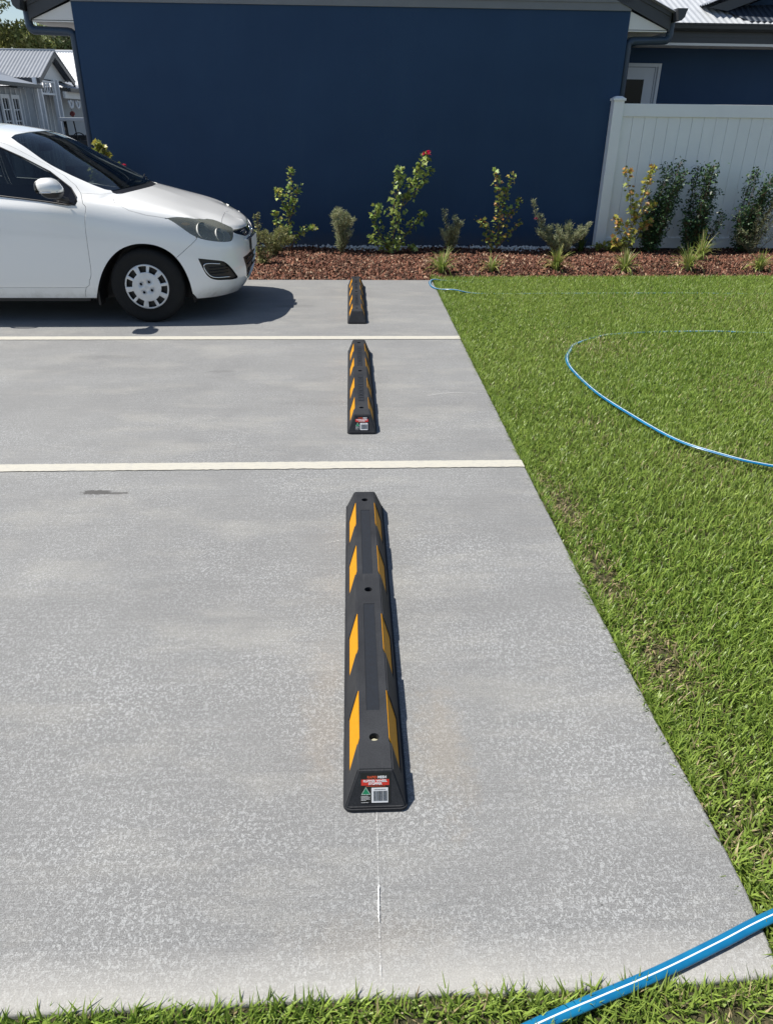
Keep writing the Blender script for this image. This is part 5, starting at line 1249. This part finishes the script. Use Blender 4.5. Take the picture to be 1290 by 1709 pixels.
def feathery(base, H, W, lean, label, seed, cols, n=14, flower=None, dens=330, tall=None):
    rng = random.Random(seed); st = []
    for i in range(n):
        a = (i + rng.uniform(-.3, .3))/(n-1)*2 - 1; h = H*rng.uniform(.5, 1.08)*(1 - .15*abs(a)); w = W*a
        st.append([(0, 0, 0), (w*.35, rng.uniform(-.05, .05), h*.4), (w*.8 + lean*.6, rng.uniform(-.09, .09), h*.78), (w + lean, rng.uniform(-.10, .10), h)])
    if tall: st += tall
    plant('shrub', base, st, label, 'shrub', GP, 'needle', .044, dens*.62, cols, seed, rad=.010, start=.10, twig=.034, up=1.3, stem_r=.0035, flower=flower)
plant('shrub', BZ(-1.02, 8.95), [[(0, 0, 0), (-.03, 0, .2), (-.04, 0, .55)], [(0, 0, 0), (.04, 0, .15), (.02, 0, .36)], [(0, 0, 0), (.07, .02, .1), (.12, 0, .26)], [(0, 0, 0), (-.05, .05, .15), (-.09, 0, .35)]], 'olive fine leaved shrub just beyond the car nose', 'shrub', GP, 'oval', .022, 330, OLV, 11, rad=.015, start=.05, twig=.05)
feathery(BZ(-.93, 9.45), .36, .20, .03, 'low olive shrub between the car nose and the tall leafy sapling', 12, OLV, 12)
plant('sapling', BZ(-.80, 9.72), [[(0, 0, 0), (.03, 0, .3), (.06, 0, .62), (.10, 0, .98)], [(.0, 0, .03), (.12, -.02, .20), (.22, 0, .27), (.36, 0, .31)], [(.02, 0, .2), (-.08, 0, .36), (-.13, 0, .50)], [(.04, 0, .4), (.12, 0, .6), (.17, 0, .78)], [(.04, 0, .45), (-.03, 0, .62), (-.07, 0, .75)]], 'tall thin lobed leaf sapling, first one right of the car', 'sapling', GP, 'lobed', .045, 62, GRN + AUT[:1], 13, rad=.012, start=.12, twig=.07)
feathery(BZ(-.12, 9.68), .60, .12, .03, 'grey green feathery shrub left of the flowering sapling', 14, GRY, 12)
plant('sapling', BZ(.50, 9.78), [[(0, 0, 0), (.05, 0, .35), (.16, 0, .68), (.30, 0, .95), (.41, 0, 1.16)], [(0, 0, 0), (-.10, 0, .2), (-.20, 0, .42), (-.18, 0, .6)], [(.05, 0, .3), (.02, 0, .55), (.10, 0, .85), (.09, 0, 1.0)], [(0, 0, .05), (.15, 0, .22), (.30, 0, .40), (.40, 0, .50)], [(.15, 0, .6), (.32, 0, .8), (.45, 0, 1.0)], [(0, 0, .05), (-.16, 0, .12), (-.27, 0, .24)], [(0, 0, .1), (.12, -.04, .12), (.28, 0, .10)]], 'largest leaning lobed leaf sapling carrying one red flower at its tip', 'sapling', GP, 'lobed', .053, 58, GRN + YEL[2:], 15, rad=.014, start=.1, twig=.08, flower=[((.415, 0, 1.19), .055, (.62, .02, .09))])
feathery(BZ(1.26, 9.76), .44, .12, .0, 'small grey green feathery shrub between the two middle saplings', 16, GRY, 10, None, 330, [[(0, 0, 0), (-.05, 0, .25), (-.11, 0, .52)]])
plant('sapling', BZ(1.85, 9.80), [[(0, 0, 0), (.0, 0, .35), (-.02, 0, .7), (-.08, 0, .98)], [(0, 0, .4), (.06, 0, .7), (.15, 0, .96)], [(0, 0, .1), (-.12, 0, .3), (-.27, 0, .42)], [(0, 0, .1), (.15, 0, .25), (.30, 0, .40)], [(0, 0, .3), (.15, 0, .5), (.27, 0, .66)], [(0, 0, .03), (-.10, .02, .14), (-.16, 0, .25)]], 'bronze and green lobed leaf sapling in the middle of the navy wall', 'sapling', GP, 'lobed', .045, 56, GRN + AUT, 17, rad=.012, start=.12, twig=.07)
feathery(BZ(2.66, 9.74), .44, .33, .0, 'wide grey green fine leaved shrub beside the fence post, pink bloom at its left', 18, GRY, 22, [((-.36, -.02, .47), .028, (.50, .12, .20))], 300, [[(0, 0, 0), (-.16, 0, .2), (-.32, 0, .42), (-.42, 0, .66)], [(0, 0, 0), (-.2, 0, .2), (-.3, 0, .5)]])
plant('sapling', BZ(3.50, 9.72), [[(0, 0, 0), (.03, 0, .3), (-.04, 0, .65), (-.16, 0, 1.02)], [(.02, 0, .3), (.10, 0, .6), (.15, 0, .85), (.20, 0, 1.03)], [(0, 0, .12), (.16, 0, .32), (.26, 0, .42)], [(0, 0, .1), (-.12, 0, .3), (-.2, 0, .45)], [(.02, 0, .4), (.14, 0, .5), (.24, 0, .62)], [(0, 0, .05), (-.12, 0, .14), (-.18, 0, .22)]], 'yellow and bronze leaved sapling in front of the left end of the white fence', 'sapling', GP, 'lobed', .052, 58, YEL + AUT[3:4], 19, rad=.012, start=.12, twig=.07)
DK = 'dark glossy shrubs against the white fence'
def dark(base, H, lean, W, label, seed):
    rng = random.Random(seed); st = []
    W = W*1.25
    for i in range(17):
        a = rng.uniform(-1, 1); z = H*rng.uniform(.35, 1.0); w = W*a*(1.05 - .55*z/H); st.append([(0, 0, 0), (w*.6 + lean*.2, rng.uniform(-.12, .10), z*.4), (w + lean*z/H, rng.uniform(-.14, .08), z)])
    plant('shrub', base, st, label, 'shrub', DK, 'oval', .040, 130, DRK, seed, 'leaf_gloss', rad=.03, start=.12, twig=.085)
dark((3.90, 9.98, .02), 1.10, .15, .18, 'dark glossy shrub leaning right behind the yellow sapling', 31)
dark((4.48, 9.96, .02), 1.06, .04, .235, 'dark glossy shrub standing in the middle of the visible fence', 32)
dark((5.16, 9.98, .02), 1.02, .08, .30, 'dark glossy shrub behind the wispy grey bush at the right edge', 33)
dark((5.95, 9.98, .02), 1.0, .0, .28, 'dark glossy shrub just outside the right edge of the view', 34)
plant('shrub', BZ(5.20, 9.80), [[(0, 0, 0), (.02, 0, .3), (.16, 0, .75)], [(0, 0, 0), (.1, 0, .3), (.32, 0, .66)], [(0, 0, 0), (-.1, 0, .2), (-.24, 0, .30)], [(0, 0, 0), (-.02, 0, .3), (-.05, 0, .55)], [(0, 0, 0), (.2, 0, .2), (.40, 0, .42)], [(0, 0, .1), (.12, 0, .4), (.22, 0, .72)], [(0, 0, 0), (-.14, 0, .12), (-.30, 0, .22)]], 'wispy grey bush with thin bare stems at the right edge', 'shrub', GP, 'needle', .035, 170, GRY, 41, rad=.012, start=.15, twig=.06, up=.8, stem_r=.004)
plant('shrub', BZ(3.40, 10.0), [[(0, 0, 0), (-.1, 0, .05), (-.2, 0, .07)], [(0, 0, 0), (.1, 0, .06), (.18, 0, .08)], [(0, 0, 0), (0, -.06, .06), (.0, -.12, .08)], [(0, 0, 0), (0, .02, .1), (.0, .0, .13)]], 'low yellow green rosette at the foot of the white fence post', 'shrub', GP, 'oval', .07, 90, YEL, 42, rad=.02, start=.1, twig=.04)
plant('sapling', BZ(-2.93, 9.9), [[(0, 0, 0), (0, 0, .5), (.02, 0, 1.0), (-.06, 0, 1.22)], [(0, 0, .5), (.06, 0, .8), (.13, 0, 1.0)], [(0, 0, .4), (-.1, 0, .7), (-.15, 0, 1.0)], [(0, 0, .5), (-.12, 0, .9), (-.12, 0, 1.14)]], 'yellow leaved sapling showing just above the car windshield, beside the wall corner', 'sapling', GP, 'lobed', .06, 60, YEL, 43, rad=.012, start=.3, twig=.07)
plant('sapling', BZ(-2.76, 9.95), [[(0, 0, 0), (0, 0, .5), (.02, 0, .93)]], 'sapling behind the windshield with a red bloom at its top', 'sapling', GP, 'lobed', .05, 50, GRN, 44, rad=.012, start=.2, twig=.06, flower=[((.02, 0, .99), .045, (.50, .02, .06))])
# strappy tufts along the bed front
def tuft(x, y, label, seed, n=80, h=.24, cols=((.24, .32, .07), (.36, .42, .10), (.17, .24, .05), (.46, .44, .20))):
    rng = np.random.default_rng(seed); n = int(n*1.5); root = empty('strappy_plant', (x, y, bedz(x, y)), label, 'tuft', 'strappy leaved tufts along the front of the bed')
    a = rng.uniform(0, 6.283, n); L = h*1.15*rng.uniform(.55, 1.2, n); ln = np.abs(rng.normal(.45, .42, n)); seg = 6; co = []; 
    d = np.stack([np.cos(a), np.sin(a)], 1); w0 = rng.uniform(.005, .010, n)
    p = np.zeros((n, 3)); p[:, :2] = d*rng.uniform(0, .03, n)[:, None]; ang = ln*.3; rows = []
    for i in range(seg+1):
        w = w0*(1 - (i/seg)**1.6*.9); s = np.stack([-d[:, 1], d[:, 0], np.zeros(n)], 1)*w[:, None]
        rows.append(np.stack([p - s, p + s], 1)); p = p + np.concatenate([d*np.sin(ang)[:, None], np.cos(ang)[:, None]], 1)*(L/seg)[:, None]; ang = ang + ln*.42
    co = np.stack(rows, 1).reshape(n, -1, 3); co[:, :, 2] = np.maximum(co[:, :, 2], .004); m = (seg+1)*2
    F = np.array([[2*i, 2*i+1, 2*i+3, 2*i+2] for i in range(seg)]).ravel(); lp = (F[None] + np.arange(n)[:, None]*m).ravel(); ci = rng.integers(0, len(cols), n)
    link('foliage', raw_mesh('foliage', co.reshape(-1, 3), np.full(n*seg, 4), lp, np.repeat(np.array(cols)[ci]*rng.uniform(.8, 1.2, (n, 1)), m, 0)), root, ['leaf'])
tuft(1.02, 8.62, 'loose strappy tuft at the corner where mulch, lawn and concrete meet', 51, 70, .27)
tuft(1.60, 8.66, 'sparse strappy tuft second from the left, left of the pale arching one', 52, 45, .20)
tuft(2.36, 8.72, 'pale arching strappy tuft in front of the wide grey green shrub', 53, 75, .26, ((.26, .30, .07), (.36, .36, .12), (.16, .22, .05)))
tuft(3.16, 8.72, 'green strappy tuft below the yellow and bronze sapling', 54, 90, .22)
tuft(3.92, 8.76, 'green strappy tuft with upright blades below the middle dark shrub', 55, 95, .25)
tuft(4.80, 8.80, 'green strappy tuft at the right edge below the wispy bush', 56, 80, .22)
tuft(4.32, 9.35, 'upright strappy tuft deep in the mulch beside the middle dark shrub', 57, 60, .30)
tuft(2.98, 9.95, 'dark strappy tuft between the wide grey green shrub and the fence post', 58, 45, .28, ((.05, .09, .02), (.09, .13, .03)))
